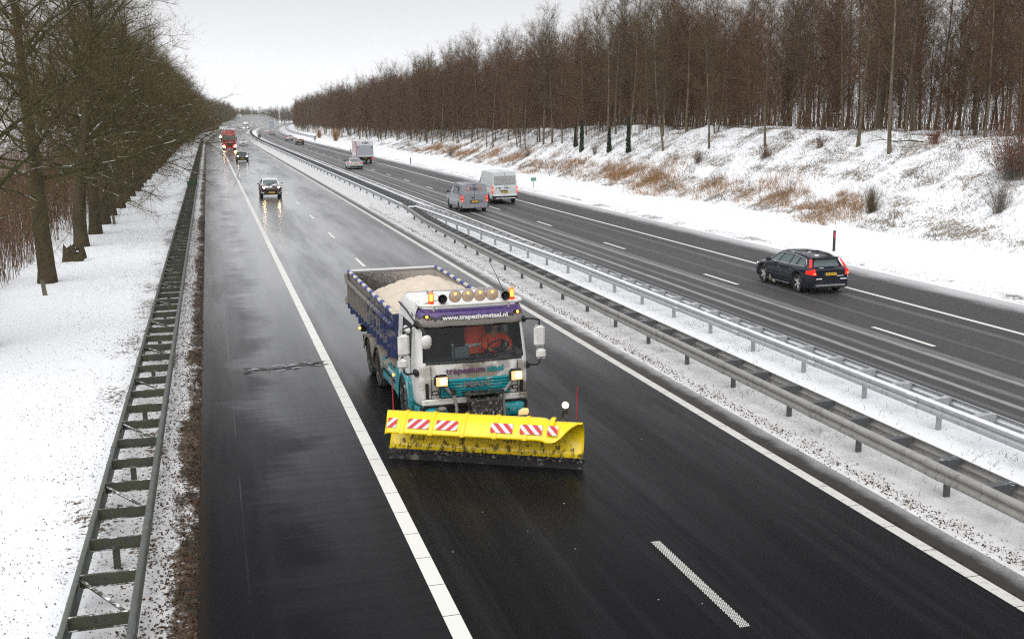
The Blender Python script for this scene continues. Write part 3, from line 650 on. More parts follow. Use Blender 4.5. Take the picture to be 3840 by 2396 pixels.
# ---- everything deeper in the wood, and the belts that close the view, as one mass each
def forest_stuff(name, label, pts, variants, seed):
    me = bpy.data.meshes.new(name); n = len(pts); me.vertices.add(n); me.vertices.foreach_set('co', np.array(pts, np.float32).ravel())
    rr = np.random.default_rng(seed)
    for nm, dt, val in (('vid', 'INT', rr.integers(0, len(variants), n)), ('rot', 'FLOAT', rr.uniform(0, 6.28, n)), ('sc', 'FLOAT', rr.uniform(.76, 1.06, n))):
        a = me.attributes.new(nm, dt, 'POINT'); a.data.foreach_set('value', val.astype(np.int32 if dt == 'INT' else np.float32))
    o = link(name, me); tag(o, label, kind='stuff')
    ng = bpy.data.node_groups.new(name, 'GeometryNodeTree'); ng.interface.new_socket('Geometry', in_out='INPUT', socket_type='NodeSocketGeometry'); ng.interface.new_socket('Geometry', in_out='OUTPUT', socket_type='NodeSocketGeometry')
    N, L = ng.nodes, ng.links; gi, go = N.new('NodeGroupInput'), N.new('NodeGroupOutput'); j = N.new('GeometryNodeJoinGeometry')
    def attr(nm, dt):
        a = N.new('GeometryNodeInputNamedAttribute'); a.data_type = dt; a.inputs['Name'].default_value = nm; return a.outputs['Attribute']
    vid, rot, sc = attr('vid', 'INT'), attr('rot', 'FLOAT'), attr('sc', 'FLOAT')
    cx = N.new('ShaderNodeCombineXYZ'); L.new(rot, cx.inputs['Z'])
    for k, objs in enumerate(variants):
        cmp_ = N.new('FunctionNodeCompare'); cmp_.data_type = 'INT'; cmp_.operation = 'EQUAL'; L.new(vid, cmp_.inputs[2]); cmp_.inputs[3].default_value = k
        for ob in objs:
            oi = N.new('GeometryNodeObjectInfo'); oi.inputs['Object'].default_value = ob; oi.inputs['As Instance'].default_value = True; oi.transform_space = 'ORIGINAL'
            ip = N.new('GeometryNodeInstanceOnPoints'); L.new(gi.outputs[0], ip.inputs['Points']); L.new(cmp_.outputs[0], ip.inputs['Selection']); L.new(oi.outputs['Geometry'], ip.inputs['Instance'])
            L.new(cx.outputs[0], ip.inputs['Rotation']); L.new(sc, ip.inputs['Scale']); L.new(ip.outputs[0], j.inputs[0])
    L.new(j.outputs[0], go.inputs[0]); md = o.modifiers.new('grow', 'NODES'); md.node_group = ng
    return o
def kids_of(mesh_pair):
    out = []
    for me in mesh_pair: out.append(next(o for o in bpy.data.objects if o.data == me))
    return out
WV = [kids_of(p) for p in woods if any(o.data == p[0] for o in bpy.data.objects)]
OV = [kids_of(p) for p in oaks]
def scatter(n, fX, fs, mind, seed, keep=lambda X, s: True, avoid=()):
    r = random.Random(seed); out = []; cell = {}
    def near(X, s):
        a, b = int(X // mind), int(s // mind)
        return any((X - x) ** 2 + (s - y) ** 2 < mind * mind for i in (-1, 0, 1) for j in (-1, 0, 1) for x, y in cell.get((a + i, b + j), ()))
    for X, s in avoid: cell.setdefault((int(X // mind), int(s // mind)), []).append((X, s))
    t = 0
    while len(out) < n and t < n * 30:
        t += 1; s = fs(r); X = fX(r, s)
        if near(X, s) or not keep(X, s): continue
        cell.setdefault((int(X // mind), int(s // mind)), []).append((X, s)); out.append((X, s))
    return [tuple(RP(X, s, gz(X, s))) for X, s in out]
edge = lambda s: float(np.interp(s, [40, 85, 100, 140, 200, 340, 500, 900], [47.5, 47, 43.5, 41, 40, 37.3, 35.5, 33]))
pts = scatter(1500, lambda r, s: edge(s) + (r.random() ** 1.1) * float(np.interp(s, [40, 110, 200, 900], [28, 32, 40, 60])), lambda r: 60 + 800 * r.random() ** 1.6, 1.6, 21,
              keep=lambda X, s: X / s < 1.0 and not (X < edge(s) + 9 and s < 200) and (s > 125 or (X * 7.3 + s * 3.1) % 1 < .5), avoid=placed)
forest_stuff('deeper_woodland', 'bare trees deeper in the wood and along its far end', pts, WV, 1)
pts = scatter(420, lambda r, s: r.uniform(-75, 150), lambda r: r.uniform(1000, 1160), 3.6, 22)
pts += scatter(160, lambda r, s: r.uniform(-70, -13), lambda r: r.uniform(420, 1050), 5, 23)
forest_stuff('far_tree_belt', 'grey belt of bare trees closing the view beyond the bend', pts, WV[:5] + OV[:2], 2)
# ---- brown thicket behind the left row of oaks
def stems_mesh(name, n, area, hmin, hmax, seed, mats, w_=.009, lean=.12, subs=3, zf=None, dens=None):
    rr = np.random.default_rng(seed); X = rr.uniform(area[0], area[1], n * 3); S = area[2] + (area[3] - area[2]) * rr.random(n * 3) ** 1.25
    if dens is not None: kp = rr.random(n * 3) < dens(X, S); X, S = X[kp][:n], S[kp][:n]
    else: X, S = X[:n], S[:n]
    n = len(X); Z = ground_z(X, S) - .03; H = rr.uniform(hmin, hmax, n); P0 = np.stack([X + offv(S), S, Z], -1); D = np.stack([rr.normal(0, lean, n), rr.normal(0, lean, n), np.ones(n)], -1); D /= np.linalg.norm(D, axis=1)[:, None]
    Ps, Qs, Ws = [P0], [P0 + D * H[:, None]], [np.full(n, w_)]
    for _ in range(subs):
        u = rr.uniform(.2, .85, n); B = P0 + D * (H * u)[:, None]; E_ = D + rr.normal(0, .38, (n, 3)); E_ /= np.linalg.norm(E_, axis=1)[:, None]; Ps.append(B); Qs.append(B + E_ * (H * rr.uniform(.2, .45, n))[:, None]); Ws.append(np.full(n, w_ * .65))
    V, F = blades(np.concatenate(Ps), np.concatenate(Qs), np.concatenate(Ws), rr)
    return np_mesh(name, V, F, mats, 3)
ST_BROWN = m_bark('thicket_stem', (.075, .042, .026), (.17, .105, .065), 0)
tk = lambda X, S: .35 + .65 * (np.sin(X * 1.7 + np.sin(S * .35) * 2) * np.sin(S * .42 + 1) > -.25)
tag(link('thicket', stems_mesh('thicket', 15000, (-19, -8.3, 30, 170), 1.1, 3.6, 31, ST_BROWN, .013, .10, 3, dens=tk)), 'reddish brown thicket of bare stems behind the oak row', kind='stuff')
tag(link('thicket', stems_mesh('thicket', 5000, (-34, -19, 50, 230), 1.5, 4.5, 32, ST_BROWN, .02, .12, 3)), 'looser stems far back behind the oak row', kind='stuff')
tag(link('wood_understorey', stems_mesh('wood_understorey', 15000, (40, 72, 45, 300), 1.2, 6.0, 33, TW_RED, .016, .12, 3, dens=lambda X, S: (X > np.interp(S, [40, 85, 100, 140, 200, 340], [48.5, 47.8, 44, 41.5, 40.5, 38])) * 1.0)), 'thin saplings and brush standing between the trunks of the wood', kind='stuff')
# ---- growth poking through the snow on the embankment
GR_DRY = m_bark('dry_grass', (.20, .10, .042), (.42, .245, .115), 0, scale=3)
GR_GREY = m_bark('dead_stalk', (.075, .065, .055), (.19, .16, .125), 0, scale=3)
clump = []
rc = random.Random(5)
for i in range(165):
    s = 57 + 140 * rc.random() ** 1.2; clump.append((37.4 + rc.gauss(0, 1.0) + (.8 if s > 90 else 0), s, rc.choice((.35, .5, .7, 1.2, 1.7))))
def tuft_mesh(name, clumps, per, hmin, hmax, seed, mat, w_=.012, lean=.35):
    rr = np.random.default_rng(seed); Ps, Qs = [], []
    for X, s, r in clumps:
        n = int(per * r); x = X + rr.normal(0, .45 * r, n); y = s + rr.normal(0, .8 * r, n); z = ground_z(x, y) - .03; h = rr.uniform(hmin, hmax, n) * (.6 + .4 * r)
        D = np.stack([rr.normal(-.12, lean, n), rr.normal(0, lean, n), np.ones(n)], -1); D /= np.linalg.norm(D, axis=1)[:, None]; P = np.stack([x + offv(y), y, z], -1); Ps.append(P); Qs.append(P + D * h[:, None])
    P, Q = np.concatenate(Ps), np.concatenate(Qs); V, F = blades(P, Q, np.full(len(P), w_), rr); return np_mesh(name, V, F, mat, 3)
tag(link('dry_grass', tuft_mesh('dry_grass', clump, 150, .30, .85, 41, GR_DRY, .011, .5)), 'tawny dry grass in patches along the foot of the embankment', kind='stuff')
tag(link('dead_stalks', stems_mesh('dead_stalks', 75000, (35.6, 48.5, 36, 230), .06, .42, 42, GR_GREY, .012, .8, 1, dens=lambda X, S: .15 + .85 * (sines(X, S, 77, 1, 5.0) > .3))), 'grey dead stalks sticking out of the snow on the slope', kind='stuff')
tag(link('dead_stalks', stems_mesh('dead_stalks', 5200, (11.2, 14.9, 9, 90), .05, .2, 43, GR_GREY, .006, .7, 2, dens=lambda X, S: .12 + .6 * (sines(X, S, 78, 1, 3.0) > .9))), 'wisps of grass poking through the median snow', kind='stuff')
tag(link('verge_grit', stems_mesh('verge_grit', 20000, (26.4, 28.3, 25, 150), .02, .09, 44, GR_GREY, .02, 1.5, 0, dens=lambda X, S: .5 + 0 * X)), 'clods and grass along the far hard shoulder', kind='stuff')
def flakes(name, n, area, smin, smax, seed, mat, dens=None, zoff=.004):
    rr = np.random.default_rng(seed); X = rr.uniform(area[0], area[1], n * 3); S = area[2] + (area[3] - area[2]) * rr.random(n * 3) ** 1.6
    if dens is not None: kp = rr.random(n * 3) < dens(X, S); X, S = X[kp], S[kp]
    X, S = X[:n], S[:n]; n = len(X); C = np.stack([X + offv(S), S, ground_z(X, S) + zoff + rr.uniform(0, .012, n)], -1); D = rr.normal(size=(n, 3)) * np.array([.5, .5, 1]); D /= np.linalg.norm(D, axis=1)[:, None]
    sz = rr.uniform(smin, smax, n); A = perp(D, rr) * sz[:, None]; B = np.cross(D, A) * .6; V = np.stack([C - A, C - B, C + A * .9, C + B], 1).reshape(-1, 3)
    return np_mesh(name, V, np.arange(n * 4).reshape(-1, 4), mat, 4)
LEAF = m_bark('dead_leaf', (.035, .022, .015), (.11, .062, .036), 0, scale=2)
tag(link('leaf_litter', flakes('leaf_litter', 16000, (-1.9, -.5, 9, 75), .010, .035, 51, LEAF, lambda X, S: np.clip((X + 2.0) / 1.3, .15, 1) ** 2)), 'dead leaves and soil along the edge of the hard shoulder', kind='stuff')
tag(link('leaf_litter', flakes('leaf_litter', 11000, (-5.9, -1.3, 10, 70), .007, .022, 52, LEAF, lambda X, S: np.clip((X + 6.0) / 4, .05, 1) * (.35 + .65 * (sines(X, S, 79, 1, 2.5) > 0)))), 'sparse leaf bits on the snow beside the mossy barrier', kind='stuff')
tag(link('leaf_litter', flakes('leaf_litter', 6000, (10.85, 11.5, 9, 80), .010, .03, 53, LEAF, lambda X, S: np.exp(-((X - 11.15) / .14) ** 2) + .08)), 'grit and grass line along the median edge', kind='stuff')
# ---- single bushes
def bush(name, loc, seed, h, w_, stems, mat, label, leafmat=None, leaves=0, group='bushes on the snowy embankment', bw=.008):
    rr = np.random.default_rng(seed); t = empty(name, loc, 0, label, 'bush', group); Ps, Qs, Ws = [], [], []
    a = rr.uniform(0, 6.28, stems); e = np.abs(rr.normal(0, .45, stems)); D = np.stack([np.cos(a) * np.sin(e) * w_ / h, np.sin(a) * np.sin(e) * w_ / h, np.cos(e)], -1); D /= np.linalg.norm(D, axis=1)[:, None]
    P0 = np.stack([rr.normal(0, .08 * w_, stems), rr.normal(0, .08 * w_, stems), np.full(stems, -.05)], -1); L = h * rr.uniform(.5, 1.05, stems)
    Ps.append(P0); Qs.append(P0 + D * L[:, None]); Ws.append(np.full(stems, bw))
    for _ in range(7):
        u = rr.uniform(.2, .95, stems); B = P0 + D * (L * u)[:, None]; E_ = D + rr.normal(0, .5, (stems, 3)); E_ /= np.linalg.norm(E_, axis=1)[:, None]; l2 = L * rr.uniform(.15, .42, stems); Ps.append(B); Qs.append(B + E_ * l2[:, None]); Ws.append(np.full(stems, bw * .6))
    P, Q = np.concatenate(Ps), np.concatenate(Qs); V, F = blades(P, Q, np.concatenate(Ws), rr); link('stems', np_mesh('stems', V, F, mat, 3), t)
    if leaves:
        i = rr.integers(0, len(P), leaves); C = P[i] + (Q[i] - P[i]) * rr.uniform(.3, 1, leaves)[:, None] + rr.normal(0, .03, (leaves, 3)); N_ = rr.normal(size=(leaves, 3)); N_ /= np.linalg.norm(N_, axis=1)[:, None]
        A = perp(N_, rr) * rr.uniform(.02, .045, leaves)[:, None]; B = np.cross(N_, A) * .6; V = np.stack([C - A, C - B, C + A, C + B], 1).reshape(-1, 3)
        link('leaves', np_mesh('leaves', V, np.arange(leaves * 4).reshape(-1, 4), leafmat, 4), t)
    return t
LF_RUST = m_bark('rust_leaf', (.105, .036, .020), (.21, .085, .048), 0, scale=2)
def B_(X, s, *a, **k): return bush('bush', RP(X, s, gz(X, s)), *a, **k)
B_(42.0, 49.6, 1, 3.2, 4.4, 260, GR_GREY, 'big rust-leaved bush on the slope at the right edge', LF_RUST, 9000)
B_(39.2, 47.2, 2, 1.9, 1.9, 150, GR_GREY, 'grey twiggy bush just below the rust-leaved one')
B_(37.4, 55.8, 3, 1.7, 1.3, 230, m_bark('olive_stem', (.07, .06, .035), (.17, .14, .08), 0), 'dense olive-brown broom bush at the foot of the slope')
B_(41.6, 76.5, 4, 1.3, 1.4, 70, GR_GREY, 'low bush with sparse rusty leaves half way up the slope', LF_RUST, 900)
B_(40.6, 86.5, 5, 1.5, 1.6, 90, GR_GREY, 'grey bush on the slope behind the tawny grass', LF_RUST, 300)
B_(40.0, 111, 6, 1.5, 1.1, 80, GR_GREY, 'upright bare bush below the ivy-clad trunks')
B_(43.3, 71.5, 7, 1.1, 1.6, 70, GR_GREY, 'straggly bush at the foot of the tall pale tree', LF_RUST, 350)
B_(44.6, 60.0, 8, 1.1, 1.5, 60, LF_RUST, 'brown bramble patch on the bank right of the double-trunked tree', LF_RUST, 800)
B_(38.6, 132, 9, 1.6, 1.5, 90, GR_GREY, 'bush in the reeds below the middle of the wood')
B_(36.6, 168, 10, 1.7, 1.5, 90, GR_GREY, 'bush near the far end of the embankment behind the box lorry')
B_(33.2, 300, 11, 3.4, 2.6, 260, GR_DRY, 'large tawny bush at the foot of the far wood', bw=.02)
B_(32.6, 345, 12, 2.8, 2.2, 220, GR_DRY, 'smaller tawny bush at the start of the far barrier', bw=.02)
# ================================================================ vehicles: shared materials
def m_glass(name, tint=(.35, .42, .42), solid=None, rough=.05):
    k = M_(name)
    if solid: k.set(col=(*solid, 1), rough=rough, spec=.55); return k.mat
    n, l = k.n, k.l; tr = n.new('ShaderNodeBsdfTransparent'); tr.inputs[0].default_value = (*tint, 1); gl = n.new('ShaderNodeBsdfGlossy'); gl.inputs['Roughness'].default_value = .03
    fr = n.new('ShaderNodeFresnel'); fr.inputs['IOR'].default_value = 1.5; mx_ = n.new('ShaderNodeMixShader'); l.new(fr.outputs[0], mx_.inputs[0]); l.new(tr.outputs[0], mx_.inputs[1]); l.new(gl.outputs[0], mx_.inputs[2]); l.new(mx_.outputs[0], k.out.inputs[0])
    return k.mat
def m_paint(name, col, dirt=.5, metal=.0, snow=0.0, dcol=(.22, .205, .185), rough=.22, lo=.2, hi=1.3):
    """car paint with salty road film creeping up from the sills and, where asked, patches of snow on level faces"""
    k = M_(name); o = k.obj(); z = k.sep(o)[2]; N = k.geo('Normal'); nz_ = k.sep(N)[2]
    n = k.noise(o, 3.5, 6, .7); f = k.m('MULTIPLY', k.mr(n, .35, .75, .15, 1), k.mr(z, hi, lo, 0, 1)); f = k.m('MULTIPLY', f, dirt)
    c = k.mix(f, (*col, 1), (*dcol, 1)); sp = k.m('MULTIPLY', k.mr(k.noise(o, 28, 3, .8), .62, .72), dirt * .5); c = k.mix(sp, c, (*dcol, 1))
    ro = k.mixf(f, rough, .75)
    if snow:
        s_ = k.m('MULTIPLY', k.mr(nz_, .55, .85), k.mr(k.noise(o, 2.6, 5, .7), .78 - snow * .5, .84 - snow * .5)); c = k.mix(s_, c, (.82, .84, .87, 1)); ro = k.mixf(s_, ro, .8)
    k.set(col=c, rough=ro, metal=metal, coat=.25, croug=.06, spec=.4); return k.mat
GLASS = m_glass('car_glass', solid=(.035, .045, .05)); GLASS_P = m_glass('pale_rear_glass', solid=(.12, .16, .165), rough=.12); GLASS_T = m_glass('cab_glass', (.93, .96, .97))
RUBBER = flat('tyre_rubber', (.018, .018, .019), .85, var=.3, vs=12, dirt=.35, ds=6); BLACKP = flat('black_plastic', (.014, .014, .015), .5, dirt=.2)
CHROME = flat('bright_trim', (.62, .63, .65), .25, metal=.9); RIM = flat('alloy_rim', (.66, .67, .69), .35, metal=.35, dirt=.1); RIM_D = flat('dull_rim', (.14, .14, .145), .5, metal=.5, dirt=.3)
TAIL = flat('tail_lamp_lit', (.55, .012, .01), .3, em=.42, emc=(1, .03, .015), spec=.3); TAIL_D = flat('tail_lamp', (.32, .012, .012), .2, coat=.8, em=.25, emc=(1, .03, .02)); TAIL_HOT = flat('tail_lamp_bulb', (.9, .2, .1), .3, em=1.6, emc=(1, .22, .10))
HEAD = flat('headlamp_lit', (.9, .85, .75), .2, em=34, emc=(1, .66, .30)); HEAD_W = flat('headlamp_white', (.9, .9, .9), .2, em=14, emc=(1, .93, .82)); HEAD_O = flat('headlamp_glass', (.55, .57, .6), .08, coat=1)
PLATE = flat('yellow_plate', (.78, .47, .035), .45); PLATE_W = flat('white_plate', (.7, .7, .7), .45); INK = flat('black_ink', (.015, .015, .015), .6); BLUEB = flat('plate_band', (.02, .06, .3), .5)
UNDER = flat('underbody', (.012, .012, .012), .9); SEATM = flat('seat_cloth', (.03, .03, .035), .9)
SNOWM = flat('packed_snow', (.82, .84, .87), .8, spec=.2, var=.04)
def wheel_meshes(R, W, rim, spokes=5):
    b = MB(); b.lathe([(R * .66, -W * .42), (R * .93, -W * .5), (R, -W * .38), (R, W * .38), (R * .93, W * .5), (R * .66, W * .42)], axis='X', n=28)
    for q in range(-1, 2): b.lathe([(R * 1.004, q * W * .2 - .012), (R * 1.004, q * W * .2 + .012)], axis='X', n=28)
    ty = b
    r = MB(); r.lathe([(R * .66, W * .42), (R * .62, W * .40), (R * .60, W * .05), (0, W * .05)], axis='X', n=28); r.lathe([(R * .66, -W * .42), (0, -W * .3)], axis='X', n=28)
    for i in range(spokes):
        a = 6.283 * i / spokes
        for da in (-.17, .17):
            c_, s_ = math.cos(a + da), math.sin(a + da); c2, s2 = math.cos(a + da * .5), math.sin(a + da * .5)
            p0, p1 = Vector((W * .36, c_ * R * .62, s_ * R * .62)), Vector((W * .30, c2 * R * .1, s2 * R * .1)); t = Vector((0, -math.sin(a), math.cos(a))) * R * .045
            r.mesh([p0 + t, p0 - t, p1 - t, p1 + t, p0 + t - Vector((.04, 0, 0)), p0 - t - Vector((.04, 0, 0)), p1 - t - Vector((.04, 0, 0)), p1 + t - Vector((.04, 0, 0))], [(0, 1, 2, 3), (0, 4, 5, 1), (3, 2, 6, 7), (0, 3, 7, 4), (1, 5, 6, 2)], 1)
    r.lathe([(R * .17, W * .2), (R * .17, W * .36), (0, W * .38)], axis='X', n=12, mi=1)
    return ty, r
def add_wheel(t, x, y, R, W, rim, spokes=5):
    ty, r = wheel_meshes(R, W, rim, spokes); rz = 0 if x > 0 else math.pi
    w = ty.build('wheel', RUBBER, t, smooth=40, loc=(x, y, R), rot=(0, 0, rz)); r.build('rim', [UNDER, rim], w, smooth=40); return w
def ring_window(bb, bg, q, ins, depth, ng):
    """q: 4 corners (bl, br, tr, tl) seen from outside; ins: fraction left, right, bottom, top"""
    q = [Vector(p) for p in q]; l, r, bt, tp = ins
    P = lambda u, v: (q[0] * (1 - u) + q[1] * u) * (1 - v) + (q[3] * (1 - u) + q[2] * u) * v
    I = [P(l, bt), P(1 - r, bt), P(1 - r, 1 - tp), P(l, 1 - tp)]; N = (q[1] - q[0]).cross(q[3] - q[0]).normalized() * ng
    J = [p - N * depth for p in I]
    for i in range(4): j = (i + 1) % 4; bb.mesh([q[i], q[j], I[j], I[i]], [(0, 1, 2, 3)]); bb.mesh([I[i], I[j], J[j], J[i]], [(0, 1, 2, 3)], 1)
    bg.poly(J); return I
def plate(t, loc, rz, txt, mat=PLATE, w_=.52, h_=.11):
    b = MB(); b.box((0, 0, 0), (w_, .012, h_)); p = b.build('number_plate', mat, t, loc=loc, rot=(0, 0, rz))
    b = MB(); b.box((-w_ / 2 + .022, -.0075, 0), (.044, .004, h_ * .98)); b.build('plate_band', BLUEB, p)
    text(p, txt, .105, (.02, -.0065, .0), (R_(90), 0, 0), INK, 'plate_text', .0015); return p
def car(name, label, X, s, rz, c):
    """c: dict of measures; local +Y is the front, x to the car's right"""
    L, W, H, R = c['L'], c['W'], c['H'], c.get('R', .33); hw = W / 2; yf, yr = L / 2, -L / 2
    wf, wr = yf - c['fo'], yf - c['fo'] - c['wb']; paint = c['paint']; zb = c.get('zb', .22); Ra = R * 1.16
    t = empty(name, RP(X, s, 0), rz - head(s), label, c.get('cat', 'car'), c.get('group'))
    deck = c['deck']; dy, dz = [p[0] for p in deck][::-1], [p[1] for p in deck][::-1]
    ys = set(np.linspace(yr, yf, 22).round(3))
    for yw in (wf, wr):
        for k_ in np.linspace(-1, 1, 11): ys.add(round(yw + Ra * k_, 3))
    ys |= {round(yf - .03, 3), round(yf - .12, 3), round(yr + .03, 3), round(yr + .12, 3)}; ys = sorted(ys)
    rows = []; box_ = c.get('boxy', 0)
    for y in ys:
        zt = float(np.interp(y, dy, dz)); e = min((yf - y), (y - yr)); front = y > 0
        pr = (.20 if front else c.get('prr', .12)) if not box_ else (.10 if front else .05); tl = (.55 if front else .35) if not box_ else (.4 if front else .15)
        ww = hw * (1 - pr * max(0, 1 - e / tl) ** 2.2); low = zb + (.06 if e < .1 else 0)
        for yw in (wf, wr):
            if abs(y - yw) < Ra: low = max(low, R + math.sqrt(max(Ra * Ra - (y - yw) ** 2, 0)) * .98)
        low = min(low, zt - .1); zs = zt - (.10 if not box_ else .04); cr = .035
        fl = 1.0 + .012 * math.exp(-((y - wf) / .4) ** 2) + .014 * math.exp(-((y - wr) / .45) ** 2)
        half = [(ww * .93, low), (ww * fl, min(low + .10, zt - .08)), (ww * fl, max(low, low + (zs - low) * .55)), (ww * .985, zs), (ww * .93, zt - .02), (ww * .80, zt + cr * .5), (ww * .4, zt + cr), (0, zt + cr)]
        rows.append([(x, y, z) for x, z in half] + [(-x, y, z) for x, z in half[-2::-1]])
    b = MB(); b.grid(rows); n = len(rows[0])
    for rw in (rows[0], rows[-1]): b.poly(rw)
    body = b.build('body', [paint, BLACKP], t, smooth=35, weld=True)
    u = MB(); u.box((0, (wf + wr) / 2, zb + .14), (W * .86, L * .86, .2)); u.box((0, 0, zb + .3), (W * .55, L * .9, .3)); u.build('underbody', UNDER, t)
    for yw in (wf, wr):
        for sx in (1, -1): add_wheel(t, sx * (hw - .12), yw, R, c.get('ww', .21), c.get('rim', RIM), c.get('spokes', 5))
    # greenhouse
    g = c['gh']; n_ = len(g); side = lambda i, sx, top: Vector((sx * g[i][4 if top else 1], g[i][3 if top else 0], g[i][5 if top else 2]))
    bb = MB(); body_g = []
    rf = []
    for i in range(n_):
        y, x, z = g[i][3], g[i][4], g[i][5]; rf.append([(sx * x * f, y, z + (c.get('crown', .04)) * (1 - f * f) + (0.012 if f < 1 else 0)) for sx, f in ((-1, 1), (-1, .93), (-1, .6), (-1, .25), (1, .25), (1, .6), (1, .93), (1, 1))])
    bb.grid(rf); bb.poly(rf[0]); bb.poly(rf[-1])
    wins = c.get('wins', [1] * (n_ - 1)); glasses = []; insl = c.get('insl')
    for i in range(n_ - 1):
        for sx in (1, -1):
            q = [side(i, sx, 0), side(i + 1, sx, 0), side(i + 1, sx, 1), side(i, sx, 1)]
            if wins[i]:
                gm = MB(); ring_window(bb, gm, q, insl[i] if insl else c.get('ins', (.05, .05, .07, .12)), .012, 1 if sx < 0 else -1)
                glasses.append(('side_window', gm, c.get('sglass', GLASS)))
            else: bb.poly(q)
    for i, nm, key in ((0, 'windscreen', 'wsins'), (n_ - 1, 'rear_window', 'rwins')):
        q = [side(i, -1, 0), side(i, 1, 0), side(i, 1, 1), side(i, -1, 1)]
        if c.get(nm, 1):
            gm = MB(); ring_window(bb, gm, q, c.get(key, (.06, .06, .04, .08)), .012, -1 if i else -1); glasses.append((nm, gm, c.get('rglass', GLASS) if i else c.get('wglass', GLASS)))
        else: bb.poly(q)
    bb.build('roof', [c.get('roofpaint', paint), BLACKP], t, smooth=35, weld=True)
    for nm, gm, m in glasses: gm.build(nm, m, t)
    # mirrors
    for sx in (1, -1):
        m = MB(); m.rbox((sx * (hw + .10), g[0][0] - .42, g[0][2] + .10), (.20, .10, .14), .03); m.box((sx * (hw - .02), g[0][0] - .40, g[0][2] + .05), (.14, .05, .04)); m.build('mirror', c.get('mirror', paint), t, smooth=40)
    # lamps
    def lamp(nm, pts, mat, th=.03):
        m = MB(); P = [Vector(p) for p in pts]; c0 = sum(P, Vector()) / len(P); N = (P[1] - P[0]).cross(P[2] - P[0]).normalized(); 
        if N.dot(Vector((0, c0.y, 0))) < 0: N = -N
        n0 = len(P); Q = [p + N * th for p in P]; Q = [c0 + N * th + (q - c0 - N * th) * .9 for q in Q]
        m.mesh(P + Q, [tuple(range(n0, 2 * n0))] + [(i, (i + 1) % n0, n0 + (i + 1) % n0, n0 + i) for i in range(n0)]); return m.build(nm, mat, t, smooth=30)
    for sx in (1, -1):
        for pts, mat in c.get('head', []): lamp('headlight', [(sx * x, y, z) for x, y, z in pts], mat)
        for pts, mat in c.get('tail', []): lamp('taillight', [(sx * x, y, z) for x, y, z in pts], mat)
    for nm, cen, sz, mat in c.get('bits', []):
        m = MB(); m.rbox(cen, sz, min(.02, min(sz) * .4)); m.build(nm, mat, t, smooth=40)
    for side_, yy, zz, txt in c.get('plates', []): plate(t, (0, yy, zz), 0 if side_ == 'rear' else math.pi, txt, c.get('platemat', PLATE))
    if c.get('trim'):
        m = MB()
        for sx in (1, -1):
            def PT(u, v):
                i = min(int(u), n_ - 2); f = u - i; lo_ = side(i, sx, 0).lerp(side(i + 1, sx, 0), f); hi_ = side(i, sx, 1).lerp(side(i + 1, sx, 1), f); return lo_.lerp(hi_, v) + Vector((sx * .012, 0, 0))
            U1 = n_ - 1 - .38
            pts = [PT(u, .05) for u in np.linspace(.03, U1, 9)] + [PT(U1 + .10, .18), PT(U1 + .08, .42)] + [PT(u, v) for u, v in zip(np.linspace(U1 - .05, .05, 9), (.70, .80, .84, .86, .87, .87, .86, .86, .86))] + [PT(.03, .05)]
            m.tube(pts, .019, 6)
        m.build('window_trim', CHROME, t)
    return t
# generic silhouettes
def gh_car(L, W, H, belt, cowl, wt, rt, rend, tail, n=3, roofw=.60, beltw=.86, rz=None, wz=None, bz=None):
    """cowl y, windscreen top y, roof rear y, rear glass base y"""
    hb, hr = W / 2 * beltw, W * roofw / 2 * 1.15; out = []
    for i in range(n + 1):
        f = i / n; yb = cowl + (tail - cowl) * f; yt = wt + (rend - wt) * f; zt = H - .05 - .05 * (2 * f - 1) ** 2 - (.05 * f if rz is None else rz * f) - (.03 * (1 - f) ** 3)
        out.append((yb, hb * (1 - .03 * abs(2 * f - 1)), belt + (.05 if bz is None else bz) * f, yt, hr * (1 - .04 * abs(2 * f - 1)), zt))
    return out
PI = math.pi
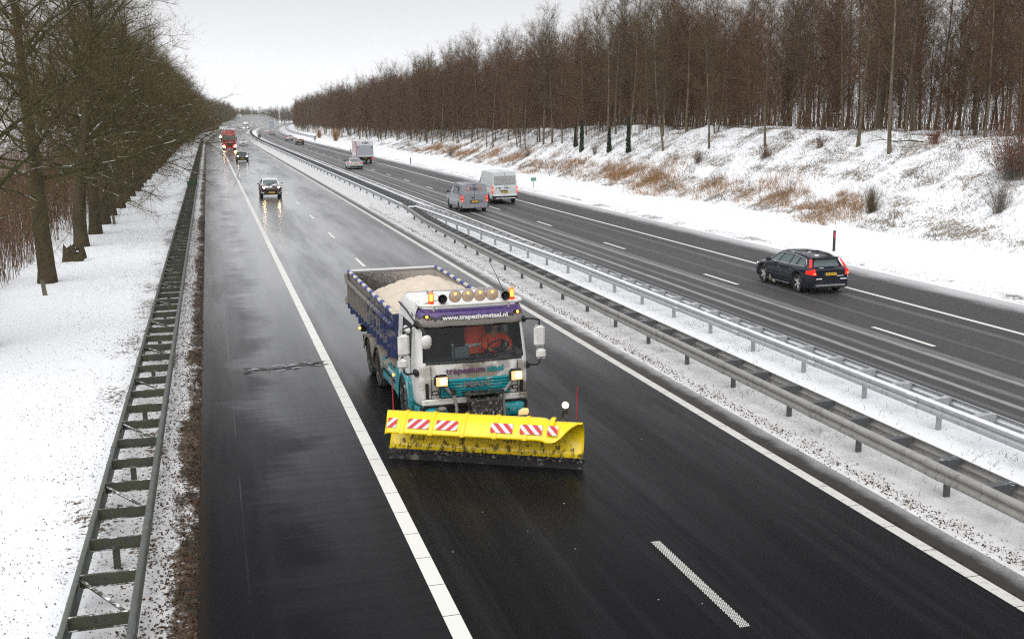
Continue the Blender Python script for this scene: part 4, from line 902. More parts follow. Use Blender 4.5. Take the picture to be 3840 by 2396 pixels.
# ---- dark blue estate, braking lamps lit, nearest on the far carriageway
P_BLUE = m_paint('deep_blue_paint', (.006, .009, .020), .12, snow=.35, rough=.16)
c = dict(L=4.63, W=1.87, H=1.50, prr=.20, R=.355, fo=.90, wb=2.776, zb=.24, paint=P_BLUE, trim=1, rim=RIM, rglass=GLASS_P, sglass=GLASS_P,
         deck=[(2.315, .62), (2.22, .74), (2.0, .82), (1.2, .97), (.9, .99), (-1.6, 1.03), (-2.1, 1.02), (-2.22, .99), (-2.315, .93)],
         gh=[(1.18, .76, .97, .42, .60, 1.42), (.48, .80, .975, -.05, .62, 1.475), (-.50, .81, .99, -.72, .62, 1.475), (-.98, .81, 1.0, -1.22, .61, 1.45), (-1.98, .72, 1.03, -1.86, .55, 1.37)], wins=[1, 1, 1, 1],
         rwins=(.10, .10, .05, .08), insl=[(.06, .05, .08, .16), (.05, .05, .08, .15), (.05, .06, .08, .15), (.06, .42, .10, .22)],
         head=[([(.60, 2.235, .62), (.86, 2.02, .62), (.84, 2.0, .78), (.58, 2.15, .76)], HEAD_W)],
         tail=[([(.60, -1.93, 1.345), (.67, -1.86, 1.34), (.82, -2.08, 1.03), (.71, -2.13, 1.03)], TAIL), ([(.62, -2.335, .76), (.77, -2.33, .76), (.77, -2.30, .98), (.68, -2.25, 1.03)], TAIL), ([(.76, -2.34, .76), (.925, -2.02, .80), (.92, -2.02, .93), (.76, -2.31, .98)], TAIL), ([(.70, -2.36, .80), (.76, -2.36, .80), (.76, -2.35, .86), (.70, -2.36, .86)], TAIL_HOT)],
         plates=[('rear', -2.335, .80, 'SX-825-K')],
         bits=[('spoiler', (0, -1.93, 1.385), (1.08, .22, .035), BLACKP), ('bumper_skid', (0, -2.33, .36), (1.30, .06, .09), CHROME), ('lower_bumper', (0, -2.29, .30), (1.5, .10, .10), BLACKP), ('tailgate_band', (0, -2.27, .94), (1.15, .05, .07), BLACKP),
               ('sill_bar', (.93, .25, .26), (.04, 2.0, .05), CHROME), ('sill_bar', (-.93, .25, .26), (.04, 2.0, .05), CHROME), ('door_handle', (-.945, .05, .84), (.03, .20, .035), CHROME), ('door_handle', (-.945, -.85, .86), (.03, .20, .035), CHROME),
               ('snow_patch', (-.5, -2.335, .62), (.26, .03, .05), SNOWM), ('snow_patch', (.42, -2.335, .72), (.3, .03, .035), SNOWM), ('snow_patch', (.58, -2.33, .60), (.3, .03, .05), SNOWM), ('snow_patch', (-.35, -2.22, 1.03), (.2, .03, .02), SNOWM),
               ('slush_lump', (-.88, .78, .30), (.12, .14, .26), flat('slush_clod', (.30, .27, .22), .95, var=.3)), ('slush_lump', (-.90, .45, .20), (.12, .2, .12), flat('slush_clod', (.30, .27, .22), .95, var=.3)),
               ('sunroof', (0, -.38, 1.518), (.80, .66, .012), GLASS)])
tv = car('estate_car', 'dark blue estate car with red brake lamps and silver wheels, driving away', 21.62, 36.75, 0, c); tv.scale = (.93, .93, .94)
for o_ in []: pass
for i, dx in enumerate((-.26, -.13, 0, .13, .26)):
    m = MB(); m.rbox((dx, -2.30, .945), (.055, .012, .035), .004); m.build('badge_letter', CHROME, tv)
for p in range(6):
    a = -.9 + p * .34
# ---- silver grey van with an oval sign on the back doors
P_SILV = m_paint('silver_van_paint', (.29, .30, .335), .25, metal=.3, rough=.32)
ORA = flat('orange_print', (.62, .16, .09), .5); NAVY = flat('navy_print', (.035, .05, .13), .5); PALE = flat('pale_print', (.62, .6, .6), .5)
c = dict(L=4.95, W=1.92, H=1.95, R=.33, fo=.88, wb=3.27, zb=.26, paint=P_SILV, boxy=1, cat='van', rim=RIM_D, mirror=BLACKP, rear_window=0,
         deck=[(2.475, .78), (2.38, .92), (2.0, 1.05), (1.5, 1.18), (-2.35, 1.22), (-2.475, 1.20)],
         gh=[(1.62, .82, 1.14, .72, .68, 1.80), (.52, .90, 1.16, .28, .83, 1.88), (-.55, .93, 1.18, -.60, .85, 1.91), (-2.42, .92, 1.22, -2.36, .84, 1.87)], wins=[1, 0, 0], crown=.05,
         head=[([(.62, 2.36, .80), (.86, 2.12, .84), (.84, 2.08, 1.0), (.62, 2.26, .98)], HEAD_W)],
         tail=[([(.80, -2.49, .70), (.955, -2.42, .70), (.955, -2.42, 1.16), (.80, -2.48, 1.16)], TAIL), ([(.84, -2.52, .75), (.91, -2.49, .75), (.91, -2.49, .82), (.84, -2.52, .85)], TAIL_HOT), ([(.84, -2.52, 1.0), (.91, -2.49, 1.0), (.90, -2.49, 1.06), (.84, -2.52, 1.07)], TAIL_HOT)],
         plates=[('rear', -2.50, .73, 'VTP-67-X')],
         bits=[('rear_bumper', (0, -2.47, .36), (1.72, .14, .16), P_SILV), ('corner_bumper', (.88, -2.36, .42), (.14, .22, .2), BLACKP), ('corner_bumper', (-.88, -2.36, .42), (.14, .22, .2), BLACKP), ('door_seam', (0, -2.482, 1.18), (.012, .02, 1.3), INK), ('door_handle', (-.12, -2.49, 1.0), (.2, .03, .05), BLACKP),
               ('brake_lamp', (0, -2.40, 1.86), (.26, .03, .03), BLACKP), ('plate_frame', (-.0, -2.485, .73), (.62, .02, .20), BLACKP), ('tow_hook', (0, -2.58, .34), (.05, .12, .05), BLACKP),
               ('side_panel', (-.93, -.95, 1.50), (.012, 1.25, .42), flat('tinted_side', (.10, .10, .115), .1, coat=.6))])
tv = car('silver_van', 'silver grey van with DES in an oval on its rear doors', 17.42, 75.1, 0, c)
for k_, mm_ in ((1.0, ORA), (.9, P_SILV)):
    pts = []
    for q in range(32):
        a = 6.283 * q / 32; x, z = math.cos(a), math.sin(a); pts.append(((.44 if x >= 0 else -.44) + .16 * x * k_, .15 * z * k_))
    m = MB(); m.prism(pts, -.004, .004, 'Y', 0); m.build('oval_sign' if k_ == 1 else 'oval_field', mm_, tv, loc=(0, -2.392 - (0 if k_ == 1 else .005), 1.59), rot=(R_(-5), 0, 0))
text(tv, 'DES', .25, (-.04, -2.408, 1.59), (R_(85), 0, 0), NAVY, 'door_lettering', .003, 1.25, bold=.008)
m = MB(); m.lathe([(.10, 0), (.10, .006), (0, .006)], (0, 0, 0), 'Y', 20); m.build('sign_disc', ORA, tv, loc=(-.44, -2.412, 1.59), rot=(R_(-5), 0, 0))
m = MB(); m.poly([(-.05, 0, 0), (.04, 0, .07), (.04, 0, -.07)]); m.build('sign_arrow', PALE, tv, loc=(-.44, -2.420, 1.59), rot=(R_(-5), 0, 0), solid=.002)
for k_ in range(3): text(tv, '=====', .085, (.42, -2.408, 1.64 - .055 * k_), (R_(85), 0, 0), ORA, 'door_lettering', .002, 1.2)
text(tv, '0318-750450', .075, (.42, -2.497, .80), (R_(90), 0, 0), NAVY, 'door_lettering', .002); text(tv, 'www.desbv.nl', .075, (.42, -2.497, .71), (R_(90), 0, 0), NAVY, 'door_lettering', .002)
# ---- white high van with frosted rear windows
P_WVAN = m_paint('white_van_paint', (.62, .66, .66), .30, snow=.6, dcol=(.3, .29, .27), rough=.4)
FROST = flat('frosted_glass', (.36, .37, .36), .75, var=.35, vs=7)
c = dict(L=5.55, W=2.02, H=2.38, R=.34, fo=.90, wb=3.65, zb=.34, paint=P_WVAN, boxy=1, cat='van', rim=RIM_D, mirror=BLACKP, rear_window=0,
         deck=[(2.775, .85), (2.68, 1.0), (2.3, 1.12), (1.8, 1.26), (-2.65, 1.30), (-2.775, 1.28)],
         gh=[(1.95, .86, 1.24, 1.15, .76, 2.22), (.95, .97, 1.26, .75, .88, 2.34), (-.4, .99, 1.28, -.4, .90, 2.38), (-2.72, .97, 1.30, -2.66, .88, 2.34)], wins=[1, 0, 0], crown=.04,
         head=[([(.62, 2.66, .86), (.88, 2.42, .90), (.86, 2.36, 1.1), (.62, 2.52, 1.1)], HEAD_W)],
         tail=[([(.90, -2.80, .78), (1.0, -2.72, .78), (.99, -2.70, 1.34), (.90, -2.76, 1.34)], TAIL), ([(.92, -2.81, 1.0), (.985, -2.77, 1.0), (.985, -2.77, 1.14), (.92, -2.80, 1.14)], TAIL_HOT)],
         plates=[('rear', -2.81, .90, 'V-872-XB')],
         bits=[('rear_bumper', (0, -2.80, .52), (1.96, .18, .20), BLACKP), ('bumper_snow', (0, -2.84, .635), (1.7, .12, .03), SNOWM), ('step_snow', (.05, -2.90, .44), (1.6, .06, .05), SNOWM), ('door_seam', (0, -2.778, 1.5), (.014, .03, 1.7), INK),
               ('frosted_window', (-.43, -2.745, 1.78), (.74, .02, .62), FROST), ('frosted_window', (.43, -2.745, 1.78), (.74, .02, .62), FROST), ('plate_bar', (-.1, -2.79, 1.0), (.62, .04, .05), BLACKP),
               ('door_handle', (.16, -2.79, 1.30), (.24, .04, .16), P_WVAN), ('handle_grip', (.18, -2.80, 1.22), (.2, .03, .05), INK), ('badge', (-.42, -2.79, 1.2), (.13, .02, .11), RIM_D), ('lock', (-.62, -2.79, 1.2), (.06, .02, .06), INK), ('hinge', (-.98, -2.72, 1.62), (.05, .08, .08), P_WVAN), ('hinge', (.98, -2.72, 1.62), (.05, .08, .08), P_WVAN),
               ('sill_cladding', (-1.0, -.1, .46), (.05, 3.0, .16), BLACKP), ('sill_cladding', (1.0, -.1, .46), (.05, 3.0, .16), BLACKP)])
tv = car('white_van', 'white high-roofed van with frosted rear windows passing the green marker', 21.15, 81.2, 0, c)
tv.scale = (1, 1, 1.0)
# ---- silver saloon
c = dict(L=4.52, W=1.82, H=1.42, R=.32, fo=.78, wb=2.76, zb=.20, paint=m_paint('silver_paint', (.52, .53, .54), .3, metal=.4, rough=.3), rglass=flat('saloon_glass', (.09, .10, .115), .1, coat=.6),
         deck=[(2.26, .58), (2.16, .70), (1.9, .78), (1.1, .92), (.8, .95), (-1.35, .98), (-1.9, 1.0), (-2.2, .98), (-2.26, .80)],
         gh=gh_car(4.52, 1.82, 1.42, .94, 1.1, .38, -.95, -.95, -1.55, 2, roofw=.62), plates=[('rear', -2.28, .74, 'XN-ZD-91')], mirror=BLACKP,
         head=[([(.5, 2.2, .58), (.82, 2.02, .60), (.8, 1.98, .72), (.5, 2.12, .72)], HEAD_W)],
         tail=[([(.50, -2.28, .74), (.86, -2.14, .74), (.86, -2.1, .90), (.50, -2.26, .88)], TAIL_D), ([(.58, -2.30, .78), (.74, -2.24, .78), (.74, -2.24, .85), (.58, -2.29, .85)], TAIL)],
         bits=[('rear_bumper', (0, -2.27, .36), (1.60, .12, .2), BLACKP), ('boot_lip', (0, -2.22, 1.01), (1.3, .1, .03), CHROME)])
car('silver_saloon', 'silver saloon car driving away just behind the white box lorry', 17.7, 139.4, 0, c)
# ---- three farther cars going away
def away(name, label, X, s, paint, W=1.82, H=1.62, L=4.4, tailm=TAIL, roof=None, glass=GLASS, plate_t='12-XX-34', hi=1):
    c = dict(L=L, W=W, H=H, R=.34, fo=.85, wb=L - 1.75, zb=.24, paint=paint, roofpaint=roof or paint, rglass=glass,
             deck=[(L / 2, .66), (L / 2 - .1, .80), (L / 2 - .9, .95), (0, 1.0), (-L / 2 + .1, 1.04), (-L / 2, .9)], gh=gh_car(L, W, H, 1.0, L / 2 - 1.05, .35, -L / 2 + .45, -L / 2 + .45, -L / 2 + .12, 3),
             head=[([(.5, L / 2 - .05, .66), (.8, L / 2 - .25, .66), (.8, L / 2 - .28, .78), (.5, L / 2 - .1, .78)], HEAD_W)],
             tail=[([(W * .36, -L / 2 - .01, .95 * hi), (W * .47, -L / 2 + .08, .95 * hi), (W * .45, -L / 2 + .14, 1.3 * hi), (W * .36, -L / 2 + .08, 1.3 * hi)], tailm)], plates=[('rear', -L / 2 - .02, .78, plate_t)],
             bits=[('rear_bumper', (0, -L / 2, .42), (W * .9, .14, .26), BLACKP)])
    return car(name, label, X, s, 0, c)
away('black_car', 'dark car with snow on its tail, third away-driving car ahead of the box lorry', 21.1, 267.3, m_paint('black_paint', (.012, .012, .014), .1, snow=.9), H=1.48, tailm=TAIL_D)
away('silver_suv', 'silver off-roader with bright red high lamps, ahead of the dark snowy car', 21.6, 313.5, m_paint('silver_suv_paint', (.46, .47, .47), .4, metal=.3), H=1.68, W=1.86, hi=1.06)
away('grey_car', 'grey car close behind the white one near the bend', 22.6 - off(410), 410, m_paint('grey_paint', (.16, .17, .2), .3, metal=.3), H=1.6, glass=GLASS)
away('white_car', 'white car with a red lamp ahead of the grey one near the bend', 24.0 - off(470), 470, m_paint('white_car_paint', (.66, .67, .68), .2, snow=.5), H=1.6)
away('pale_car', 'pale car beside the blue lorry at the bend', 27.9 - off(600), 610, m_paint('pale_paint', (.5, .51, .53), .2), H=1.6)
# ---- oncoming cars
def oncoming(name, label, X, s, paint, head_, W=1.75, H=1.5, L=4.1, grille=CHROME, plate_t='34-XK-ZB', snow_bits=(), roof=None, wglass=GLASS, hz=.74, round_=True, mirror=None):
    hy = L / 2
    if round_: hp = [(W * .36 + .13 * math.cos(a), hy - .06 - .12 * (math.cos(a) > .3), hz + .12 * math.sin(a)) for a in np.linspace(0, 6.283, 11)[:-1]]
    else: hp = [(W * .24, hy - .02, hz - .07), (W * .42, hy - .14, hz - .07), (W * .44, hy - .18, hz + .08), (W * .26, hy - .07, hz + .06)]
    c = dict(L=L, W=W, H=H, R=.31, fo=.80, wb=L - 1.55, zb=.22, paint=paint, roofpaint=roof or paint, wglass=wglass, mirror=mirror or paint,
             deck=[(hy, .66), (hy - .06, .80), (hy - .35, .90), (hy - .95, 1.0), (0, 1.0), (-hy + .1, 1.0), (-hy, .85)], gh=gh_car(L, W, H, .99, hy - .92, hy - 1.55, -hy + .4, -hy + .4, -hy + .1, 3, roofw=.63),
             head=[(hp, head_)], tail=[([(W * .34, -hy - .01, .7), (W * .43, -hy + .02, .7), (W * .43, -hy + .02, .85), (W * .34, -hy - .01, .85)], TAIL_D)], plates=[('front', hy + .02, .42, plate_t)],
             bits=[('grille', (0, hy - .02, .76), (W * .34, .05, .06), grille), ('grille', (0, hy - .0, .69), (W * .34, .05, .03), grille), ('air_intake', (0, hy + .0, .52), (W * .5, .05, .12), BLACKP), ('front_bumper', (0, hy - .02, .30), (W * .8, .10, .12), BLACKP)] + list(snow_bits))
    t = car(name, label, X, s, PI, c); t.scale = (1.06, 1.04, 1.06); return t
def wiper(t, y, z):
    m = MB(); m.tube([(-.45, y + .05, z + .08), (0, y, z + .02), (.35, y - .02, z + .16)], .016, 5); m.build('wiper', BLACKP, t)
t = oncoming('small_car', 'small brown car with snow on its bonnet, headlights mirrored in the wet road', 4.78, 93.8, m_paint('brown_paint', (.028, .010, .006), .2, snow=.55), HEAD, W=1.66, H=1.47, L=3.5, plate_t='67-ZRX-3',
             roof=m_paint('snowy_roof', (.42, .43, .45), .1, snow=.8), mirror=m_paint('snowy_mirror', (.3, .3, .3), .1, snow=.9), wglass=flat('windscreen_reflecting', (.10, .13, .14), .08, coat=.8))
m = MB(); m.tube([(-.38, .92, 1.16), (-.05, 1.0, 1.07), (.30, 1.03, 1.04)], .018, 5); m.build('wiper', BLACKP, t)
for sx in (1, -1):
    m = MB(); m.tube([(sx * .74, 1.70, .62), (sx * .76, 1.70, .45), (sx * .56, 1.76, .38)], .02, 5); m.build('fog_trim', CHROME, t)
oncoming('dark_green_car', 'dark green hatchback with round headlights just in front of the red lorry', 4.75, 170.0, m_paint('dark_green_paint', (.012, .022, .016), .25), HEAD_W, W=1.72, H=1.45, L=4.0, plate_t='NG-XB-40')
oncoming('white_hatchback', 'white car half hidden in the spray beside the red lorry', 7.95, 268.5, m_paint('white_spray_paint', (.7, .71, .72), .1), HEAD_O, W=1.8, H=1.5, L=4.3, round_=False)
oncoming('distant_car', 'tiny car with two white headlights right of the far white lorry', 8.3 - 0, 760, m_paint('far_paint', (.1, .1, .11), .1), HEAD_W, W=1.85, H=1.6)
oncoming('distant_car', 'tiny car with two white headlights right of the blue lorry at the bend', 8.0, 880, m_paint('far_paint_b', (.1, .1, .11), .1), HEAD_W, W=1.9, H=1.7)
# ---- lorries
def lorry(name, label, X, s, rz, paint, box, cabH=3.75, W=2.5, L=13, boxH=3.95, head_=HEAD, cab_rest=None, rear=None, boxL=11.2, front_y=0.0, lit_top=True, cat='lorry', group=None):
    """origin on the ground below the front of the cab; local +Y forward"""
    t = empty(name, RP(X, s, 0), rz - head(s), label, cat, group); h = W / 2 - .03; cr = cab_rest or paint
    lv = [(.30, -.02, 1.0), (.75, 0, 1.0), (1.35, 0, 1.0), (1.95, -.06, .99), (2.75, -.28, .96), (3.2, -.50, .94), (cabH, -1.05, .90)]
    rows = []
    for z, y, k_ in lv:
        o = [(h * k_, -2.2), (h * k_, -.45 + y * .6), (h * k_ * .95, -.16 + y), (h * k_ * .80, -.03 + y), (h * k_ * .4, y + .02), (0, y + .03)]; o = o + [(-x, q) for x, q in o[-2::-1]]; rows.append([(x, q, z) for x, q in o])
    b = MB(); b.grid(rows); b.poly(rows[-1]); b.poly(rows[0]); b.build('cab', [paint, BLACKP], t, smooth=38)
    g = MB(); g.mesh([(-h * .84, .03, 1.98), (h * .84, .03, 1.98), (h * .82, -.20, 2.72), (-h * .82, -.20, 2.72)], [(0, 1, 2, 3)]); g.mesh([(-h * .9, -.04, 1.98), (-h * .84, .03, 1.98), (-h * .82, -.20, 2.72), (-h * .88, -.27, 2.72)], [(0, 1, 2, 3)]); g.mesh([(h * .9, -.04, 1.98), (h * .84, .03, 1.98), (h * .82, -.20, 2.72), (h * .88, -.27, 2.72)], [(0, 1, 2, 3)]); g.build('windscreen', GLASS, t, solid=.01)
    for sx in (1, -1):
        g = MB(); g.mesh([(sx * (h + .006), -.55, 1.75), (sx * (h + .006), -1.4, 1.75), (sx * (h * .965 + .006), -1.4, 2.6), (sx * (h * .965 + .006), -.72, 2.6)], [(0, 1, 2, 3)]); g.build('side_window', GLASS, t)
        m = MB(); m.rbox((sx * (h + .17), -.18, 2.2), (.16, .14, .52), .04); m.rbox((sx * (h + .17), -.18, 1.75), (.16, .14, .24), .04); m.tube([(sx * h, -.3, 2.55), (sx * (h + .17), -.18, 2.5), (sx * (h + .17), -.18, 1.6), (sx * h, -.25, 1.62)], .02, 5); m.build('mirror', BLACKP, t, smooth=40)
        m = MB(); m.prism([(sx * x, z) for x, z in ((h * .62, .62), (h * .98, .60), (h * 1.0, .98), (h * .80, .90))], -.02, .03 - .02, 'Y'); m.build('headlight', head_, t, loc=(0, .045, 0))
        if lit_top: m = MB(); m.prism([(sx * x, z) for x, z in ((h * .70, 3.05), (h * .88, 3.02), (h * .86, 3.3), (h * .74, 3.28))], 0, .04, 'Y'); m.build('roof_lamp', HEAD_O, t, loc=(0, -.40, 0), rot=(0, 0, 0))
    m = MB()
    for q in range(5): m.rbox((0, .035, .80 + .13 * q), (W * .52 - .05 * abs(q - 3), .05, .085), .02)
    m.build('grille', [BLACKP], t); m = MB(); m.rbox((0, .05, 1.50), (W * .56, .05, .16), .03); m.build('grille_bar', CHROME, t)
    m = MB(); m.rbox((0, .02, .42), (W * .97, .14, .30), .05); m.build('bumper', cr, t, smooth=40)
    m = MB(); m.box((0, .06, 2.86), (W * .66, .16, .10)); m.build('sun_visor', flat('visor_white', (.7, .7, .7), .4), t, loc=(0, -.16, 0))
    plate(t, (0, .10, .40), PI, 'XB-VL-88', PLATE)
    for yy in (-1.35, -5.0, -L + 2.6, -L + 1.3):
        for sx in (1, -1): add_wheel(t, sx * (h - .15), yy, .5, .3, RIM_D, 6)
    m = MB(); m.box((.45, -L / 2 - 1, .75), (.1, L - 2.5, .22)); m.box((-.45, -L / 2 - 1, .75), (.1, L - 2.5, .22)); m.build('chassis', UNDER, t)
    y0 = -L; y1 = -L + boxL; m = MB(); m.rbox((0, (y0 + y1) / 2, (boxH + 1.05) / 2), (W + .04, boxL, boxH - 1.05), .03); m.build('cargo_box', box, t)
    m = MB(); m.box((0, y0 + .05, .62), (W * .92, .08, .14)); m.build('rear_bumper', UNDER, t)
    for sx in (1, -1): m = MB(); m.rbox((sx * h * .82, y0 - .01, .80), (.34, .05, .13), .01); m.build('taillight', TAIL, t)
    return t
W_BOX = m_paint('white_tarpaulin', (.62, .63, .64), .35, snow=.7, lo=.8, hi=3.5); RED = m_paint('lorry_red', (.42, .012, .022), .12, lo=.3, hi=2.0)
t = lorry('red_lorry', 'red articulated lorry with lit headlights and white trailer coming round the bend', 4.1, 230.5, PI, RED, W_BOX, cabH=3.75, boxH=4.05); t.scale = (1.07, 1, 1.05)
lorry('white_lorry', 'white lorry following in the distance behind the red one', 3.9, 345, PI, m_paint('white_cab', (.66, .67, .67), .2), W_BOX, cabH=3.8, boxH=4.0)
lorry('far_white_lorry', 'far white lorry with glaring headlights, oncoming in the haze', 7.6, 640, PI, m_paint('white_cab_b', (.66, .67, .67), .2), W_BOX, cabH=3.8, boxH=4.0, head_=HEAD_W)
P_BL = m_paint('blue_box', (.035, .13, .30), .15, lo=.8, hi=2.5)
t = lorry('blue_lorry', 'blue box lorry driving away into the bend', 35.9 - off(652), 652 + 12, 0, P_BL, P_BL, boxH=4.0)
m = MB(); m.box((0, -13.02, 1.5), (2.4, .06, .9)); m.build('tail_lift', flat('maroon_panel', (.22, .12, .15), .6), t)
m = MB(); m.box((0, -13.03, 2.9), (1.7, .04, .9)); m.build('rear_print', flat('light_blue_print', (.18, .42, .68), .5), t)
# ---- white box lorry with lettering
W_P = m_paint('box_lorry_white', (.66, .67, .70), .12, lo=.5, hi=2.0, snow=.5)
t = empty('box_lorry', RP(21.08, 153.4, 0), 0, 'white box lorry with a pink stripe and dark lettering above its grey tail lift', 'lorry')
m = MB(); m.rbox((0, 2.3, 2.02), (2.42, 4.6, 2.32), .04); m.build('cargo_box', W_P, t)
m = MB(); m.rbox((0, 5.6, 1.45), (2.05, 1.9, 1.9), .18); m.build('cab', W_P, t, smooth=40)
m = MB(); m.box((-1.225, .10, 2.02), (.02, .34, 2.28)); m.box((-1.18, -.008, 2.02), (.09, .02, 2.28)); m.build('stripe', flat('pink_stripe', (.66, .20, .26), .5), t)
m = MB(); m.rbox((.05, -.05, 1.72), (2.2, .08, 1.42), .03); m.build('tail_lift', flat('tail_lift_grey', (.40, .42, .46), .4, metal=.3, var=.1), t)
m = MB(); m.box((.05, -.14, 1.03), (2.2, .2, .12)); m.build('lift_step', W_P, t)
m = MB(); m.box((0, .02, .80), (2.1, .1, .34)); m.build('rear_beam', UNDER, t)
for sx in (1, -1):
    m = MB(); m.rbox((sx * .95, -.06, .72), (.26, .06, .16), .02); m.build('taillight', TAIL if sx > 0 else TAIL_D, t); m = MB(); m.rbox((sx * 1.28, 6.0, 1.7), (.12, .1, .4), .03); m.build('mirror', BLACKP, t)
    m = MB(); m.box((sx * .98, -.10, 2.25), (.14, .03, .22)); m.build('lift_lamp', UNDER, t)
    for yy in (1.1, 5.6): add_wheel(t, sx * .92, yy, .38, .24, RIM_D)
m = MB(); m.box((0, 2.5, .55), (.9, 5.5, .25)); m.build('chassis', UNDER, t)
plate(t, (0, -.045, .80), 0, '9-VXB-27')
DKR = flat('dark_maroon_print', (.10, .04, .06), .5)
text(t, 'HEK', .42, (.12, -.006, 2.85), (R_(90), 0, 0), DKR, 'lettering', .003, 1.25, bold=.012); text(t, 'HEK', .3, (-1.222, 1.6, 2.4), (R_(90), R_(90), R_(-90)), DKR, 'lettering', .003)
m = MB(); m.box((-.75, -.004, 2.85), (.015, .01, .62)); m.box((0, -.004, 2.52), (2.36, .012, .03)); m.build('door_seam', INK, t)
m = MB(); m.box((.2, .3, 3.22), (.08, .1, .12)); m.build('roof_lamp', INK, t)
# ================================================================ the gritting lorry with its snow plough
TEALC = (.010, .27, .31)
def m_cab_white():
    k = M_('cab_white'); o = k.obj(); x, y, z = k.sep(o); n = k.noise(o, 9, 6, .75); n2 = k.noise(o, 2.5, 5, .7); fn = k.noise(o, 40, 3, .8)
    base = k.mix(n2, (.70, .70, .68, 1), (.80, .80, .79, 1)); f = 0.0
    for cx, cz, r, st in ((.02, 1.36, .26, 1.0), (-.30, 1.33, .20, .9), (.33, 1.27, .24, .8), (-.62, 1.46, .14, .7), (.66, .98, .20, .9), (.95, 1.10, .18, .6), (-1.12, .86, .20, 1.0), (-1.02, 1.38, .13, .8), (1.0, 1.40, .14, .6), (-.75, 1.2, .16, .5), (.05, 1.22, .5, .35)):
        dx, dz = k.m('SUBTRACT', x, cx), k.m('SUBTRACT', z, cz); d = k.m('SQRT', k.m('ADD', k.m('MULTIPLY', dx, dx), k.m('MULTIPLY', k.m('MULTIPLY', dz, dz), 1.6)))
        g = k.m('MULTIPLY', k.mr(k.m('ADD', d, k.m('MULTIPLY', k.m('SUBTRACT', n, .5), r * 1.9)), r * 1.6, r * .65), st); f = k.m('MAXIMUM', f, g)
    f = k.m('MULTIPLY', f, k.mr(y, -.5, -.2)); low = k.m('MULTIPLY', k.mr(n, .48, .75), k.mr(z, 1.7, .7, 0, .55)); f = k.m('MAXIMUM', f, low)
    f = k.m('MULTIPLY', f, k.mr(fn, .2, .5, .75, 1)); dc = k.mix(n2, (.12, .095, .07, 1), (.30, .265, .22, 1)); c = k.mix(f, base, dc)
    k.set(col=c, rough=k.mixf(f, .28, .85), coat=.25, spec=.4, nrm=k.bump(f, .5, .01)); return k.mat
def m_visor():
    k = M_('purple_visor'); o = k.obj(); x, y, z = k.sep(o); n = k.noise(o, 6, 6, .75); f1 = k.noise(o, 34, 4, .85); n3 = k.noise(o, 1.6, 3, .6)
    base = k.mix(n3, (.045, .022, .14, 1), (.115, .055, .26, 1)); sp = k.m('MULTIPLY', k.mr(f1, .54, .64), k.mr(z, 2.38, 2.62, .9, .25)); c = k.mix(sp, base, (.58, .56, .60, 1))
    blk = k.mr(k.m('ADD', z, k.m('MULTIPLY', k.m('SUBTRACT', n, .5), .38)), 2.545, 2.52); c = k.mix(blk, c, (.03, .025, .035, 1))
    zz = k.m('ADD', z, k.m('MULTIPLY', k.m('SUBTRACT', n, .5), .38)); cru = k.mr(zz, 2.49, 2.475); low = k.mr(k.m('ADD', z, k.m('MULTIPLY', k.m('SUBTRACT', n3, .5), .16)), 2.295, 2.315)
    cr = k.m('MULTIPLY', cru, low); pit = k.mr(f1, .28, .36, 0, 1); c = k.mix(k.m('MULTIPLY', cr, pit), c, k.mix(f1, (.16, .145, .135, 1), (.36, .34, .32, 1)))
    k.set(col=c, rough=k.mixf(cr, .3, .9), coat=.2, nrm=k.bump(cr, .8, .015)); return k.mat
def m_teal():
    k = M_('teal_paint'); o = k.obj(); z = k.sep(o)[2]; n = k.noise(o, 8, 6, .75); f = k.m('MULTIPLY', k.mr(n, .50, .66), .75)
    c = k.mix(k.noise(o, 2, 3), tuple(a * .8 for a in TEALC) + (1,), tuple(a * 1.15 for a in TEALC) + (1,)); c = k.mix(f, c, (.30, .30, .28, 1)); k.set(col=c, rough=k.mixf(f, .3, .85), coat=.2); return k.mat
def m_tip(inner=False):
    k = M_('tipper_inner' if inner else 'tipper_blue'); o = k.geo('Position'); x, y, z = k.sep(o); x = k.m('SUBTRACT', 5.06, x); n = k.noise(o, 5, 6, .75); f1 = k.noise(o, 22, 4, .85)
    if inner:
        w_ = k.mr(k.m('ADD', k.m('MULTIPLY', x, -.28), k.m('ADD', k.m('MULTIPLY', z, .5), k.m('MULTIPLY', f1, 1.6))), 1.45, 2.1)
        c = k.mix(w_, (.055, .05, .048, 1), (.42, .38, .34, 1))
    else:
        f = k.mr(k.m('ADD', n, k.m('ADD', k.mr(y, 23.5, 30.0, -.10, .16), k.mr(z, 1.34, 1.42, -.35, 0))), .40, .54); c = k.mix(f, (.022, .034, .115, 1), k.mix(f1, (.10, .092, .085, 1), (.30, .275, .25, 1)))
    k.set(col=c, rough=.75, nrm=k.bump(f1, .5, .015)); return k.mat
def m_yellow(dirty=.3):
    k = M_('plough_yellow'); o = k.obj(); x, y, z = k.sep(o); n = k.noise(k.map(o, (3, 3, 1.2)), 2.6, 6, .75); f1 = k.noise(o, 15, 5, .8)
    low = k.m('MULTIPLY', k.mr(k.m('ADD', n, k.m('MULTIPLY', k.m('SUBTRACT', .42, z), .22)), .50, .62), k.mr(z, .70, .58)); hi = k.m('MULTIPLY', k.mr(f1, .60, .70), .5)
    f = k.m('MAXIMUM', k.m('MULTIPLY', low, k.mr(f1, .3, .55, .5, 1)), hi); c = k.mix(f, (.95, .69, .002, 1), (.075, .045, .018, 1)); k.set(col=c, rough=k.mixf(f, .32, .85), coat=.25); return k.mat
